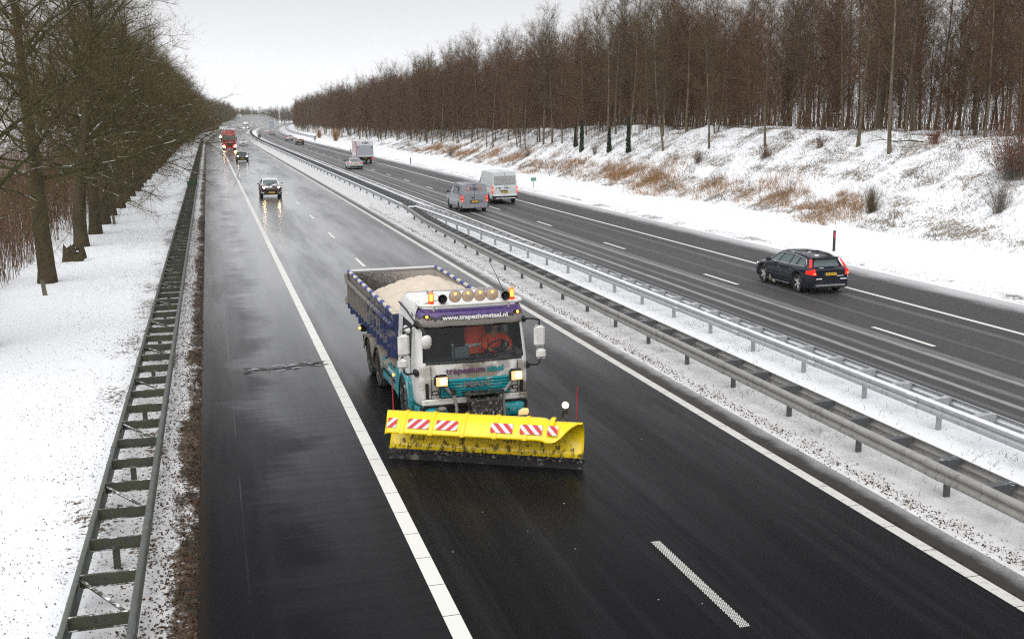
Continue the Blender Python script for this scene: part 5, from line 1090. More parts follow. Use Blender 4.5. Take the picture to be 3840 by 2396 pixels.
def m_slush():
    k = M_('caked_slush'); o = k.obj(); n = k.noise(o, 7, 6, .8); c = k.mix(n, (.17, .15, .125, 1), (.44, .40, .35, 1)); k.set(col=c, rough=.95, spec=.1, nrm=k.bump(n, 1.0, .06)); return k.mat
CABW, VIS, TEAL, TIPB, TIPI, YEL, SLUSH = m_cab_white(), m_visor(), m_teal(), m_tip(), m_tip(True), m_yellow(), m_slush()
STRIPE_W = flat('rail_white', (.62, .58, .48), .6, dirt=.5, dcol=(.3, .27, .22), ds=14); STRIPE_B = flat('rail_blue', (.03, .055, .30), .5, dirt=.5, dcol=(.3, .29, .27), ds=14)
PURP = flat('purple_print', (.10, .045, .12), .5); TEALP = flat('teal_print', (.01, .22, .25), .5); WHITEP = flat('white_print', (.75, .75, .76), .5); GREYM = flat('grey_badge', (.20, .21, .22), .4, metal=.5, dirt=.3)
MIRW = flat('mirror_white', (.76, .76, .75), .4, dirt=.75, dcol=(.45, .42, .38), ds=7); BLK = flat('hitch_black', (.012, .012, .013), .35, dirt=.35, dcol=(.30, .27, .22), ds=16, coat=.2)
AMB = flat('amber_beacon_glow', (.9, .35, .02), .3, em=3, emc=(1, .36, .03)); AMBS = flat('amber_dome', (.75, .16, .01), .15, em=.6, emc=(1, .2, .01)); AMBH = flat('amber_bulb', (1, .45, .05), .3, em=3.6, emc=(1, .42, .04))
LENS = flat('smoked_lens', (.52, .38, .27), .25, coat=.7, var=.25, vs=12); HORN = flat('horn_metal', (.32, .32, .34), .3, metal=.85); REDW_R = flat('reflector_red', (.55, .015, .02), .4, dirt=.2); REDW_W = flat('reflector_white', (.62, .64, .68), .4, dirt=.2)
HOSE = flat('conduit_grey', (.22, .215, .20), .6, dirt=.4); RUB = flat('scraper_rubber', (.014, .014, .015), .6, dirt=.3, dcol=(.2, .18, .15)); STK = flat('red_stake', (.35, .02, .035), .5)
LAMPC = flat('work_lamp_glass', (.55, .42, .25), .3, em=.55, emc=(1, .62, .24), var=.3, vs=30); MARKL = flat('marker_lamp_glass', (1, .95, .85), .3, em=1.6, emc=(1, .72, .42))
TR = empty('gritting_lorry', RP(5.06, 21.35, 0), PI + R_(1.2), 'white and teal gritting lorry with a yellow snow plough and amber beacons', 'lorry')
# ---- cab shell
def cab_shell():
    lv = [(.66, -.06, 1.17), (.74, .0, 1.21), (1.0, .0, 1.22), (1.50, .0, 1.22), (1.585, -.015, 1.215), (2.31, -.17, 1.175), (2.36, -.18, 1.17), (2.60, -.26, 1.13), (2.70, -.34, 1.08), (2.76, -.50, .98)]
    rows = []; xs = None
    for z, y0, h in lv:
        o = [(h, -2.05), (h, -1.60), (h, -.60), (h, -.40), (h - .015, -.24 + y0), (h - .06, -.11 + y0), (h - .13, -.04 + y0), (.80, .0 + y0), (.4, .02 + y0), (0, .03 + y0)]
        if z > 2.7: o = [(x, max(y, -1.9)) for x, y in o]
        o = o + [(-x, y) for x, y in o[-2::-1]]; rows.append([(x, y, z) for x, y in o])
    b = MB(); n = len(rows[0]); win = MB(); sw = {1: MB(), -1: MB()}
    for i in range(len(rows) - 1):
        for j in range(n - 1):
            q = [rows[i][j], rows[i][j + 1], rows[i + 1][j + 1], rows[i + 1][j]]
            if i == 4 and 6 <= j <= n - 8: win.poly(q); continue
            if i == 4 and j == 1: sw[1].poly(q); continue
            if i == 4 and j == n - 3: sw[-1].poly(q); continue
            b.poly(q)
    # gently crowned roof, back wall
    top = rows[-1]; g = []
    for f in (1.0, .75, .45, 0): g.append([(x * f, -1.2 + (y + 1.2) * (.35 + .65 * f), 2.76 + .05 * (1 - f * f)) for x, y, z in top])
    b.grid(g); b.grid([[(x, -2.05, z), (-x, -2.05, z)] for z, _, x in lv])
    b.build('cab_body', CABW, TR, smooth=35, weld=True)
    w_ = win.build('windscreen', GLASS_T, TR, smooth=60, weld=True)
    for sx in (1, -1): sw[sx].build('side_window', flat('door_glass', (.02, .024, .027), .08), TR)
    m = MB()
    for sx in (1, -1): m.tube([(sx * 1.175, -2.0, 2.56), (sx * 1.165, -1.2, 2.50), (sx * 1.165, -.38, 2.40)], .02, 6)
    m.tube([(-1.03, -.02, 1.575), (-.5, .02, 1.575), (0, .03, 1.57), (.5, .02, 1.575), (1.03, -.02, 1.575)], .025, 6)
    m.build('black_trim', BLACKP, TR)
    f = MB()
    for sx in (1, -1):
        f.box((sx * .93, .015, 1.10), (.012, .012, .86)); f.prism([(sx * a, z) for a, z in ((.985, .74), (1.045, .80), (1.05, 1.16), (.99, 1.16))], -.02, .03, 'Y')
    f.build('panel_seam', INK, TR)
    f = MB(); f.box((1.226, -.62, 1.35), (.008, .012, 1.3)); f.box((1.226, -1.62, 1.35), (.008, .012, 1.3)); f.box((1.226, -1.1, .74), (.008, 1.0, .012)); f.rbox((1.235, -1.5, 1.35), (.03, .12, .26), .01); f.build('door_seam', INK, TR)
cab_shell()
m = MB(); P = []
for z, yy, h in ((2.28, -.125, 1.10), (2.335, -.10, 1.13), (2.42, -.10, 1.155), (2.56, -.13, 1.14), (2.64, -.18, 1.10), (2.67, -.25, 1.04)):
    hx = [1, .98, .93, .80, .5, .25, 0]; yo = [-.28, -.12, -.03, .0, .025, .03, .035]; r_ = [(h * a, yy + o_, z) for a, o_ in zip(hx, yo)]; P.append(r_ + [(-x, y, z_) for x, y, z_ in r_[-2::-1]])
m.grid(P); m.build('sun_visor', VIS, TR, smooth=50, solid=.02)
text(TR, 'www.trapeziumstaal.nl', .125, (-.05, -.040, 2.50), (R_(80), 0, PI), WHITEP, 'visor_lettering', .004, 1.22, bold=.004)
text(TR, 'trapezium', .17, (.62, .050, 1.395), (R_(90), 0, PI), PURP, 'front_lettering', .003, 1.22, 'LEFT', .004)
text(TR, 'staal', .17, (-.62, .050, 1.395), (R_(90), 0, PI), TEALP, 'front_lettering', .003, 1.2, 'RIGHT', .006)
text(TR, 'TGA', .10, (1.175, -.55, 2.52), (R_(90), 0, R_(90)), PURP, 'side_lettering', .003); text(TR, 'trapeziumstaal', .09, (1.232, -1.0, 1.15), (R_(90), 0, R_(90)), GREYM, 'side_lettering', .003)
for sx in (1, -1):
    m = MB(); m.rbox((sx * .97, -.115, 2.545), (.14, .08, .07), .02); m.build('lamp_recess', BLACKP, TR); m = MB(); m.lathe([(0, .02), (.028, .012), (.03, 0)], (sx * .97, -.07, 2.54), 'Y', 10); m.build('marker_lamp', AMBH, TR)
# ---- grille
m = MB(); m.prism([(.76, .86), (.76, 1.10), (.70, 1.22), (-.70, 1.22), (-.76, 1.16), (-.76, .88), (-.70, .84), (.70, .84)], -.01, .045, 'Y'); gr = m.build('grille', flat('grille_shadow', (.006, .05, .06), .6), TR)
for q in range(6):
    z = .880 + .062 * q; m = MB(); m.prism([(-.02, z - .012), (.03, z - .022), (.038, z + .008), (.0, z + .032)], -.735, .735, 'X'); m.build('louvre', TEAL, gr, loc=(0, .045, 0))
text(TR, 'MAN', .17, (-.02, .100, 1.10), (R_(88), 0, PI), GREYM, 'grille_lettering', .01, 1.5, bold=.006)
m = MB(); m.rbox((0, .02, .76), (2.28, .08, .15), .03); m.build('lower_panel', CABW, TR)
for sx, cx in ((1, .86), (-1, -.86)):
    m = MB(); m.rbox((cx, .045, .965), (.15, .03, .075), .01); m.build('lamp_pocket', INK, TR); m = MB(); m.box((cx, .064, .965), (.10, .01, .03)); m.build('position_lamp', HEAD_O, TR)
# ---- work lamps on conduits
for cx, z in ((.76, 1.245), (-.84, 1.255)):
    m = MB(); m.rbox((cx, .19, z), (.30, .16, .25), .05); lp = m.build('work_lamp', BLK, TR, smooth=40); m = MB(); m.rbox((cx, .275, z), (.24, .02, .185), .04); m.build('lamp_glass', LAMPC, lp); m = MB(); m.lathe([(0, .014), (.05, .008), (.075, 0)], (cx - .03, .286, z + .01), 'Y', 14); m.build('lamp_bulb', flat('lamp_core', (1, .9, .7), .3, em=2.2, emc=(1, .84, .58)), lp)
    m = MB(); sg_ = 1 if cx > 0 else -1; m.tube([(cx - sg_ * .06, .16, z - .1), (cx - sg_ * .15, .17, z - .22), (cx - sg_ * .26, .20, z - .34), (cx - sg_ * .30, .26, .70), (cx - sg_ * .29, .30, .42)], .035, 8); m.build('lamp_conduit', HOSE, lp, smooth=60)
m = MB(); m.rbox((.52, .20, 1.0), (.10, .10, .14), .02); m.build('conduit_clamp', BLK, TR)
# ---- bumper
m = MB()
for a, b_ in ((1.22, .62), (-.55, -1.22)):
    P = []
    for z, k_ in ((.33, .0), (.38, .05), (.58, .05), (.64, -.02)):
        xs = np.linspace(a, b_, 8); P.append([(x, .06 + k_ - .45 * max(0, (abs(x) - .95) / .27) ** 2, z) for x in xs])
    m.grid(P)
m.build('bumper', TEAL, TR, smooth=50, solid=.03)
m = MB(); m.box((0, -.1, .48), (2.3, .2, .30)); m.box((0, -.02, .655), (2.2, .1, .05)); m.build('bumper_core', UNDER, TR)
m = MB(); m.rbox((-1.02, .075, .41), (.26, .08, .13), .03); m.build('headlight', LAMPC, TR); m = MB()
for cx in (-.70, -1.12): m.lathe([(.022, .03), (0, .03)], (cx, .10 - (.10 if cx < -1 else 0), .50), 'Y', 8)
m.build('bumper_hole', INK, TR); m = MB(); m.rbox((.72, .08, .62), (.18, .2, .10), .04); m.rbox((.98, -.2, .72), (.2, .28, .22), .08); m.build('slush_lump', SLUSH, TR, subsurf=1)
# ---- plough hitch and winch housing
m = MB(); m.prism([(.10, .42), (.10, .93), (.20, .96), (.52, .86), (.58, .60), (.56, .36)], -.43, .21, 'X'); hw_ = m.build('hitch_housing', BLK, TR, bevel=.015)
m = MB(); m.box((-.11, .3, .965), (.86, .34, .02)); m.build('hitch_lid', BLK, hw_)
m = MB()
for x0 in (.0, .12, -.25, -.38): m.tube([(x0, .55, .62), (x0 + .06, .70, .52), (x0 + .02, .9, .45), (x0 - .04, 1.1, .5)], .018, 6)
m.tube([(.42, .35, .62), (.50, .5, .70), (.60, .62, .60), (.55, .8, .46)], .015, 6); m.build('hydraulic_hose', HOSE, TR, smooth=60)
m = MB(); m.lathe([(.05, 0), (.05, .06), (.03, .07), (.03, 0)], (-.2, .6, .50), 'Y', 12); m.lathe([(.04, 0), (.04, .05), (0, .05)], (.1, .62, .46), 'Y', 10); m.build('hydraulic_fitting', CHROME, TR)
m = MB(); m.box((-.1, .75, .36), (.7, .5, .10)); m.box((.2, 1.0, .40), (.1, .7, .12), -.3); m.box((-.45, .95, .40), (.1, .7, .12), .3); m.build('lift_arm', BLK, TR)
# ---- mirrors
for sx in (1, -1):
    x0 = sx * 1.46
    m = MB(); m.rbox((x0, -.12, 1.98), (.24, .12, .46), .05); m.build('mirror', MIRW, TR, smooth=40); m = MB(); m.rbox((x0 + sx * .03, -.10, 1.60), (.22, .11, .22), .05); m.build('wide_mirror', MIRW, TR, smooth=40)
    m = MB(); m.tube([(sx * 1.16, -.28, 2.34), (sx * 1.30, -.14, 2.36), (x0, -.12, 2.32), (x0, -.12, 2.2)], .022, 6); m.tube([(x0, -.12, 1.5), (x0, -.12, 1.40), (x0 - sx * .06, -.12, 1.36), (sx * 1.22, -.18, 1.36)], .022, 6); m.tube([(sx * 1.17, -.32, 2.36), (sx * 1.14, -.18, 2.32)], .05, 6)
    m.build('mirror_arm', BLACKP, TR, smooth=60); m = MB(); m.rbox((sx * 1.20, -.20, 1.36), (.10, .24, .14), .03); m.build('mirror_foot', BLACKP, TR)
m = MB(); m.rbox((1.02, .06, 2.05), (.25, .14, .30), .09, rz=.2); m.build('kerb_mirror', MIRW, TR, smooth=50, subsurf=1); m = MB(); m.tube([(1.15, -.25, 2.42), (1.08, -.05, 2.30), (1.03, .03, 2.2)], .035, 7); m.build('kerb_mirror_arm', BLACKP, TR)
m = MB(); m.rbox((1.30, -.55, 2.22), (.12, .40, .16), .05, rz=.1); m.build('ramp_mirror', MIRW, TR, smooth=50, subsurf=1)
# ---- roof bar with lamps, horns, beacons
m = MB(); m.tube([(1.06, -.62, 2.76), (1.10, -.34, 2.765), (1.06, -.16, 2.765), (.94, -.10, 2.765), (0, -.07, 2.765), (-.94, -.10, 2.765), (-1.06, -.16, 2.765), (-1.10, -.34, 2.765), (-1.06, -.62, 2.76)], .04, 10); m.tube([(.8, -.1, 2.74), (.8, -.2, 2.6)], .02, 6); m.tube([(-.8, -.1, 2.74), (-.8, -.2, 2.6)], .02, 6)
rb = m.build('roof_bar', flat('bar_white', (.74, .74, .72), .35, var=.05), TR, smooth=60)
for cx in (.36, .09, -.17, -.43):
    m = MB(); m.lathe([(0, -.08), (.08, -.08), (.13, -.02), (.135, .0), (.13, .012)], (cx, -.10, 2.935), 'Y', 24); m.box((cx, -.10, 2.80), (.05, .05, .07)); lp = m.build('spotlight', flat('spot_shell', (.5, .49, .46), .3, metal=.5), TR, smooth=50)
    m = MB(); m.lathe([(.13, .0), (.09, .018), (0, .026)], (cx, -.10, 2.935), 'Y', 24); m.prism([(cx - .05, 2.83), (cx + .05, 2.83), (cx, 2.77)], -.09, -.08, 'Y'); m.build('spot_lens', LENS, lp, smooth=60)
    m = MB(); m.lathe([(0, .016), (.022, .008), (.035, 0)], (cx, -.085, 2.985), 'Y', 12); m.build('spot_bulb', AMBH, lp)
for cx in (.64, -.70):
    m = MB(); m.lathe([(.095, .10), (.10, .09), (.07, .0), (.035, -.08), (.02, -.25), (.0, -.25)], (cx, -.12, 2.90), 'Y', 20); hn = m.build('air_horn', HORN, TR, smooth=60); m = MB(); m.lathe([(.03, .0), (0, .0)], (cx, -.08, 2.90), 'Y', 12); m.build('horn_throat', INK, hn)
for cx in (.86, -.86):
    m = MB(); m.lathe([(.06, 0), (.065, .05), (.06, .06)], (cx, -.13, 2.80), 'Z', 16); bc = m.build('beacon', flat('beacon_base', (.35, .03, .01), .4, em=.4, emc=(1, .08, 0)), TR, smooth=40)
    m = MB(); m.lathe([(.058, 0), (.058, .12), (.045, .165), (.02, .185), (0, .19)], (cx, -.13, 2.86), 'Z', 16); m.build('beacon_dome', AMBS, bc, smooth=50); m = MB(); m.box((cx + .012, -.065, 2.93), (.05, .03, .13)); m.build('beacon_glow', AMBH, bc)
for cx, y in ((.80, -.5), (-.42, -.5)):
    m = MB(); m.poly([(cx, y, 2.97), (cx + .07, y, 3.03), (cx + .07, y, 2.93)]); m.poly([(cx, y, 2.97), (cx - .07, y, 3.03), (cx - .07, y, 2.93)]); m.tube([(cx, y, 2.80), (cx, y, 3.0)], .008, 5); m.tube([(cx, y + .01, 3.0), (cx - .25, y + .3, 2.86)], .005, 4); m.build('roof_flag', flat('flag_cloth', (.28, .27, .36), .6, var=.4, vs=20), TR, solid=.004)
m = MB(); m.tube([(-.80, -.2, 2.78), (-.68, -.75, 3.28), (-.62, -1.0, 3.52)], [.012, .008, .005], 5); m.build('radio_aerial', BLACKP, TR)
# ---- inside the cab
CABI = flat('cab_interior', (.009, .010, .013), .8); m = MB(); m.box((0, -.42, 1.44), (2.2, .62, .16)); m.box((0, -.30, 1.56), (2.0, .25, .07)); m.box((0, -1.95, 1.7), (2.3, .05, 1.7)); m.box((0, -1.1, .95), (2.3, 1.9, .1)); m.build('cab_interior', CABI, TR)
for cx in (-.70, -.12, .60):
    m = MB(); m.rbox((cx, -1.15, 1.28), (.48, .5, .16), .06); m.rbox((cx, -1.42, 1.70), (.46, .14, .75), .06); m.build('seat', SEATM, TR, smooth=40)
m = MB()
for q in range(24):
    a0, a1 = 6.283 * q / 24, 6.283 * (q + 1) / 24; m.tube([(-.68 + .24 * math.cos(a0), -.58 + .10 * math.sin(a0), 1.66 + .21 * math.sin(a0)), (-.68 + .24 * math.cos(a1), -.58 + .10 * math.sin(a1), 1.66 + .21 * math.sin(a1))], .018, 6, caps=False)
m.box((-.68, -.58, 1.66), (.40, .03, .05)); m.tube([(-.68, -.56, 1.64), (-.68, -.40, 1.48)], .03, 6); m.build('steering_wheel', BLACKP, TR)
m = MB(); m.rbox((-.70, -.25, 1.56), (.52, .22, .16), .07); m.build('instrument_hood', flat('hood_grey', (.05, .055, .06), .5), TR, subsurf=1)
m = MB(); m.tube([(.42, -.12, 1.56), (.43, -.15, 1.86)], .014, 6); m.rbox((.43, -.15, 1.90), (.07, .05, .05), .01); m.tube([(-.10, -.12, 1.56), (-.06, -.16, 1.82), (.02, -.18, 1.86)], .012, 6); m.build('dash_bracket', CHROME, TR)
m = MB(); m.rbox((.2, -.3, 1.70), (.34, .10, .24), .02); m.build('dash_terminal', flat('terminal_grey', (.10, .13, .15), .3), TR)
# ---- chassis, wheels, side panels
m = MB(); m.box((.42, -4.9, .88), (.09, 7.6, .26)); m.box((-.42, -4.9, .88), (.09, 7.6, .26)); m.build('chassis_rail', UNDER, TR)
for yy, R, wd in ((-1.38, .50, .32), (-4.65, .50, .56), (-6.02, .50, .56)):
    for sx in (1, -1): add_wheel(TR, sx * (1.24 - wd / 2), yy, R, wd, RIM_D, 8)
for sx in (1, -1):
    # front wing
    P = []
    for a in np.linspace(-12, 190, 15):
        r_ = .64; c_, s_ = math.cos(R_(a)), math.sin(R_(a)); P.append([(sx * .90, -1.38 + r_ * c_, .50 + r_ * s_ * .98), (sx * 1.22, -1.38 + r_ * c_, .50 + r_ * s_ * .98), (sx * 1.27, -1.38 + (r_ - .02) * c_, .50 + (r_ - .02) * s_ * .98), (sx * 1.27, -1.38 + (r_ - .10) * c_, .50 + (r_ - .10) * s_ * .98)])
    m = MB(); m.grid(P); m.build('front_wing', TEAL, TR, smooth=50, solid=.02)
    m = MB(); m.prism([(-.76, .40), (-.55, .45), (-.48, .70), (-.52, 1.05), (-.80, 1.16), (-.78, .9)], sx * 1.02, sx * 1.265, 'X'); m.build('wing_front_panel', TEAL, TR, bevel=.02)
    m = MB(); m.prism([(-2.04, .42), (-2.04, 1.14), (-2.12, 1.14), (-2.30, .95), (-2.30, .42)], sx * .95, sx * 1.26, 'X'); m.build('wing_rear_panel', TEAL, TR, bevel=.02)
    m = MB(); m.box((sx * 1.225, -3.15, .80), (.03, 1.75, .24)); m.box((sx * 1.225, -3.15, .50), (.03, 1.75, .14)); m.build('side_skirt', TEAL, TR)
    m = MB(); m.box((sx * 1.0, -3.15, .66), (.4, 1.7, .44)); m.build('fuel_tank', UNDER, TR)
    for yy in (-4.65, -6.02):
        P = []
        for a in np.linspace(12, 168, 13):
            c_, s_ = math.cos(R_(a)), math.sin(R_(a)); q = .64 + .02 * math.sin(a * .9 + yy); P.append([(sx * (.68 + .60 * u), yy + (q + .02 * math.sin(u * 9 + a)) * c_ * 1.08, .50 + (q + .025 * math.sin(u * 7 + a * .3)) * s_ * (1 - .06 * u * u)) for u in np.linspace(0, 1, 6)] + [(sx * 1.29, yy + (q - .1) * c_ * 1.08, .46 + (q - .1) * s_)])
        m = MB(); m.grid(P); m.build('rear_mudguard', SLUSH, TR, smooth=70, solid=.03)
    m = MB(); m.rbox((sx * 1.08, -7.35, .98), (.34, .12, .2), .02); m.rbox((sx * 1.12, -7.2, .72), (.18, .1, .22), .02); m.rbox((sx * 1.1, -7.1, .5), (.12, .06, .3), .01); m.build('rear_bracket', UNDER, TR); m = MB(); m.rbox((sx * 1.27, -7.33, .98), (.06, .06, .06), .01); m.build('side_marker', AMBH, TR)
    m = MB(); m.rbox((sx * 1.26, -2.55, .78), (.03, .06, .05), .01); m.build('side_marker', AMBH, TR)
text(TR, 'trapeziumstaal.nl', .15, (1.243, -3.0, .80), (R_(90), 0, R_(90)), WHITEP, 'skirt_lettering', .002)
m = MB(); m.lathe([(.085, 0), (.085, .05), (.07, .055)], (1.12, -.50, 1.0), 'Y', 18); m.rbox((1.12, -.47, .89), (.12, .06, .10), .02); so_ = m.build('side_spot', BLK, TR); m = MB(); m.lathe([(.07, .055), (.04, .075), (0, .08)], (1.12, -.50, 1.0), 'Y', 18); m.build('side_spot_glass', flat('spot_white', (.8, .8, .82), .3, em=.6), so_)
# slush heaped on the frame between cab and body
m = MB(); rk = random.Random(3)
for q in range(16): m.rbox((rk.uniform(.15, 1.1) * rk.choice((1, 1, -1)), rk.uniform(-3.9, -2.3), rk.uniform(.85, 1.02)), (rk.uniform(.2, .45), rk.uniform(.25, .6), rk.uniform(.12, .28)), .06, rz=rk.uniform(0, 1))
m.build('frame_slush', SLUSH, TR, smooth=60)
# ---- tipper body
TY0, TY1, TZ0, TZ1, TX = -2.22, -9.15, 1.30, 2.26, 1.26
tb = MB()
for sx in (1, -1): tb.box((sx * (TX - .04), (TY0 + TY1) / 2, (TZ0 + TZ1) / 2), (.05, TY0 - TY1, TZ1 - TZ0))
tb.box((0, TY1, (TZ0 + TZ1) / 2), (2 * TX, .07, TZ1 - TZ0)); tb.box((0, TY0, (TZ0 + TZ1) / 2 - .02), (2 * TX, .07, TZ1 - TZ0)); tb.box((0, (TY0 + TY1) / 2, TZ0), (2 * TX, TY0 - TY1, .08)); tip = tb.build('tipper_body', TIPB, TR)
li = MB(); li.box((0, TY1 + .045, (TZ0 + TZ1) / 2 - .02), (2 * TX - .16, .012, TZ1 - TZ0 - .06))
for sx in (1, -1): li.box((sx * (TX - .072), (TY0 + TY1) / 2, (TZ0 + TZ1) / 2 - .02), (.012, TY0 - TY1 - .1, TZ1 - TZ0 - .06))
li.build('tipper_lining', TIPI, tip)
N_R = 15
for sx in (1, -1):
    for q in range(N_R):
        y = TY0 - .10 - (TY0 - TY1 - .2) * q / (N_R - 1); m = MB(); m.prism([(-.055, -.0), (-.04, .085), (.04, .085), (.055, .0)], TZ0 - .06 - (.09 if q % 3 == 1 else 0), 1.98, 'Z'); m.build('rib', TIPB, tip, loc=(sx * (TX - .015), y, 0), rot=(0, 0, R_(-90) * sx))
    m = MB(); m.tube([(sx * (TX + .05), TY0 + .02, 1.99), (sx * (TX + .05), TY1, 1.99)], .062, 8); m.lathe([(0, .02), (.07, 0), (.07, -.06)], (sx * (TX + .05), TY0 + .02, 1.99), 'Y', 10); m.build('side_rail', TIPB, tip, smooth=50)
    for q in range(18):
        y = TY0 - (TY0 - TY1) * q / 18; m = MB(); m.tube([(sx * TX, y, TZ1 + .02), (sx * TX, y - (TY0 - TY1) / 18, TZ1 + .02)], .052, 8); m.build('top_rail_piece', STRIPE_B if q % 2 else STRIPE_W, tip, smooth=50)
m = MB(); m.rbox((0, TY1 - .01, TZ1 + .02), (2 * TX + .1, .10, .07), .02); m.build('tailgate_rail', flat('rail_snowy', (.62, .62, .64), .7, var=.15, vs=20), tip); m = MB(); m.rbox((0, TY0, TZ1 + .01), (2 * TX + .1, .10, .08), .03); m.build('front_rail', STRIPE_W, tip)
for sx in (1, -1): m = MB(); m.rbox((sx * (TX + .06), TY1 - .02, 2.12), (.12, .14, .22), .03); m.rbox((sx * (TX + .06), TY1 - .02, 1.45), (.14, .16, .22), .05); m.build('tailgate_hinge', SLUSH if sx > 0 else TIPB, tip)
# ---- the plough blade, set at an angle
a0 = Vector((3.08, 20.28, 0)); a1 = Vector((6.46, 18.50, 0)); PLW = (a1 - a0).length; pu = (a1 - a0).normalized(); pn_ = Vector((pu.y, -pu.x, 0)); pn_ = pn_ if pn_.y < 0 else -pn_
Mi = (Matrix.Translation(TR.location) @ Matrix.Rotation(TR.rotation_euler.z, 4, 'Z')).inverted()
ang = math.atan2(pu.y, pu.x); Mp = Mi @ (Matrix.Translation(a0) @ Matrix.Rotation(ang, 4, 'Z')); PB = empty('plough_blade'); PB.parent = TR; PB.matrix_local = Mp
# local frame of the blade: x along its width, -y forwards (towards the camera), z up
prof = [(-.02, .19), (.05, .30), (.13, .45), (.16, .60), (.13, .76), (.05, .90), (-.06, .985), (-.18, 1.00), (-.32, .93), (-.46, .80), (-.54, .70), (-.545, .665)]
def lipcut(u):  # how much of the overhang remains at position u across the blade
    e = max(0.0, (u - (PLW - .62)) / .62); return 1 - e ** 1.15
P = []
for u in np.linspace(0, PLW, 44):
    row = []; k_ = lipcut(u); dz = -.06 * max(0, min(1, (u - (PLW - .72)) / .14))
    L_ = 6 + 5 * k_
    for i, (y, z) in enumerate(prof):
        ii = min(i, L_); a, b_ = int(math.floor(ii)), min(int(math.floor(ii)) + 1, len(prof) - 1); f = ii - a; yy = prof[a][0] * (1 - f) + prof[b_][0] * f; zz = prof[a][1] * (1 - f) + prof[b_][1] * f
        bulge = 0; row.append((u + (.16 * max(0, i - 6) / 5 if u < .02 else 0), yy + bulge, zz + (dz if i >= 5 else 0)))
    P.append(row)
m = MB(); m.grid(P); m.build('mouldboard', YEL, PB, smooth=50, solid=.035)
for u in (.42, .98, 1.60, 2.22, 2.80, 3.28):
    Q = []
    for i in range(5, 12):
        y, z = prof[i]; y2, z2 = prof[min(i + 1, 11)]; y1, z1 = prof[i - 1]; t_ = Vector((0, y2 - y1, z2 - z1)).normalized(); nn = Vector((0, t_.z, -t_.y)) * (-1); nn = nn if nn.z > 0 else -nn
        if u > PLW - .62 and i > 9: break
        Q.append([Vector((u - .045, y, z)) + nn * .006, Vector((u - .03, y, z)) + nn * .018, Vector((u + .03, y, z)) + nn * .018, Vector((u + .045, y, z)) + nn * .006])
    m = MB(); m.grid(Q); m.build('stiffener', YEL, PB, smooth=40); m = MB(); m.rbox((u, -.02, 1.0), (.07, .10, .04), .015, rx=R_(20)); m.build('bolt_head', flat('rusty_bolt', (.06, .035, .02), .8), PB)
# red and white reflector plates on the sloping front of the overhang
def refl(u0, w_, flip, n=3):
    y0, z0, y1, z1 = -.335, .925, -.515, .735; base = Vector((0, y1 - y0, z1 - z0)); L_ = base.length; base /= L_; nn = Vector((0, -abs(base.z), abs(base.y))); H_ = .20
    o = empty('reflector_plate'); o.parent = PB
    def pt(a, b_, lift): p = Vector((u0 + a * w_, y0, z0)) + base * (.03 + b_ * H_) + nn * lift; return p
    m = MB(); m.mesh([pt(0, 0, .022), pt(1, 0, .022), pt(1, 1, .022), pt(0, 1, .022)], [(0, 1, 2, 3)]); m.build('white_field', REDW_W, o)
    sl_ = .20 / w_ * .9; m = MB(); st = .085 / w_ * 1.1; k0 = -sl_
    k_ = k0 + (.0 if flip else .05)
    while k_ < 1:
        a, b_ = k_, k_ + st
        def X(v, t): return v + sl_ * (1 - t if flip else t)
        q = []
        for v, t in ((a, 0), (b_, 0), (b_, 1), (a, 1)): q.append([X(v, t), t])
        # clip to 0..1
        def clip(poly, f, keep):
            out = []
            for i in range(len(poly)):
                p, r_ = poly[i], poly[(i + 1) % len(poly)]; ip, ir = keep(p[0]), keep(r_[0])
                if ip: out.append(p)
                if ip != ir: t = (f - p[0]) / (r_[0] - p[0]); out.append([f, p[1] + (r_[1] - p[1]) * t])
            return out
        q = clip(q, 0.0, lambda x: x >= 0); q = clip(q, 1.0, lambda x: x <= 1) if q else q
        if len(q) > 2: m.poly([pt(x, t, .026) for x, t in q])
        k_ += 2 * st
    m.build('red_stripe', REDW_R, o)
refl(.12, .18, True, 2); refl(.52, .42, True); refl(1.08, .42, True); refl(2.14, .42, False); refl(2.70, .42, False); refl(3.24 - .02, .19, False, 2)
m = MB(); m.prism([(-.03, .0), (-.055, .0), (-.05, .14), (-.03, .14)], .0, PLW, 'X'); m.build('rubber_edge', RUB, PB); m = MB(); m.box((PLW / 2, -.035, .165), (PLW + .06, .05, .10)); m.box((PLW / 2, -.065, .15), (PLW, .012, .03)); kb = m.build('clamp_bar', BLK, PB)
for q in range(16): m = MB(); m.lathe([(.018, 0), (.018, -.015), (0, -.018)], (.12 + q * (PLW - .24) / 15, -.07, .17), 'Y', 8); m.build('bolt', BLK, kb)
m = MB(); m.tube([(.10, -.03, .95), (.09, -.02, 1.62)], .012, 6); m.build('marker_stake', STK, PB); m = MB(); m.tube([(PLW - .12, -.06, .98), (PLW - .10, -.05, 1.62)], .012, 6); m.build('marker_stake', STK, PB)
m = MB(); m.box((PLW - .38, -.03, 1.02), (.03, .02, .16)); m.box((PLW - .30, -.03, 1.02), (.03, .02, .16)); m.rbox((PLW - .34, -.03, 1.12), (.10, .07, .08), .02); lm = m.build('plough_lamp', BLK, PB); m = MB(); m.lathe([(0, .03), (.075, .02), (.08, -.02)], (PLW - .33, -.03, 1.24), 'Y', 18); m.build('lamp_shell', BLK, lm); m = MB(); m.lathe([(.066, -.022), (.04, -.036), (0, -.04)], (PLW - .33, -.03, 1.24), 'Y', 18); m.build('lamp_glass', MARKL, lm)
m = MB()
for u in (.9, 1.5, 2.1, 2.7): m.box((u, .22, .5), (.05, .12, .6)); 
m.box((PLW / 2, .3, .45), (2.4, .1, .12)); m.build('blade_frame', BLK, PB)
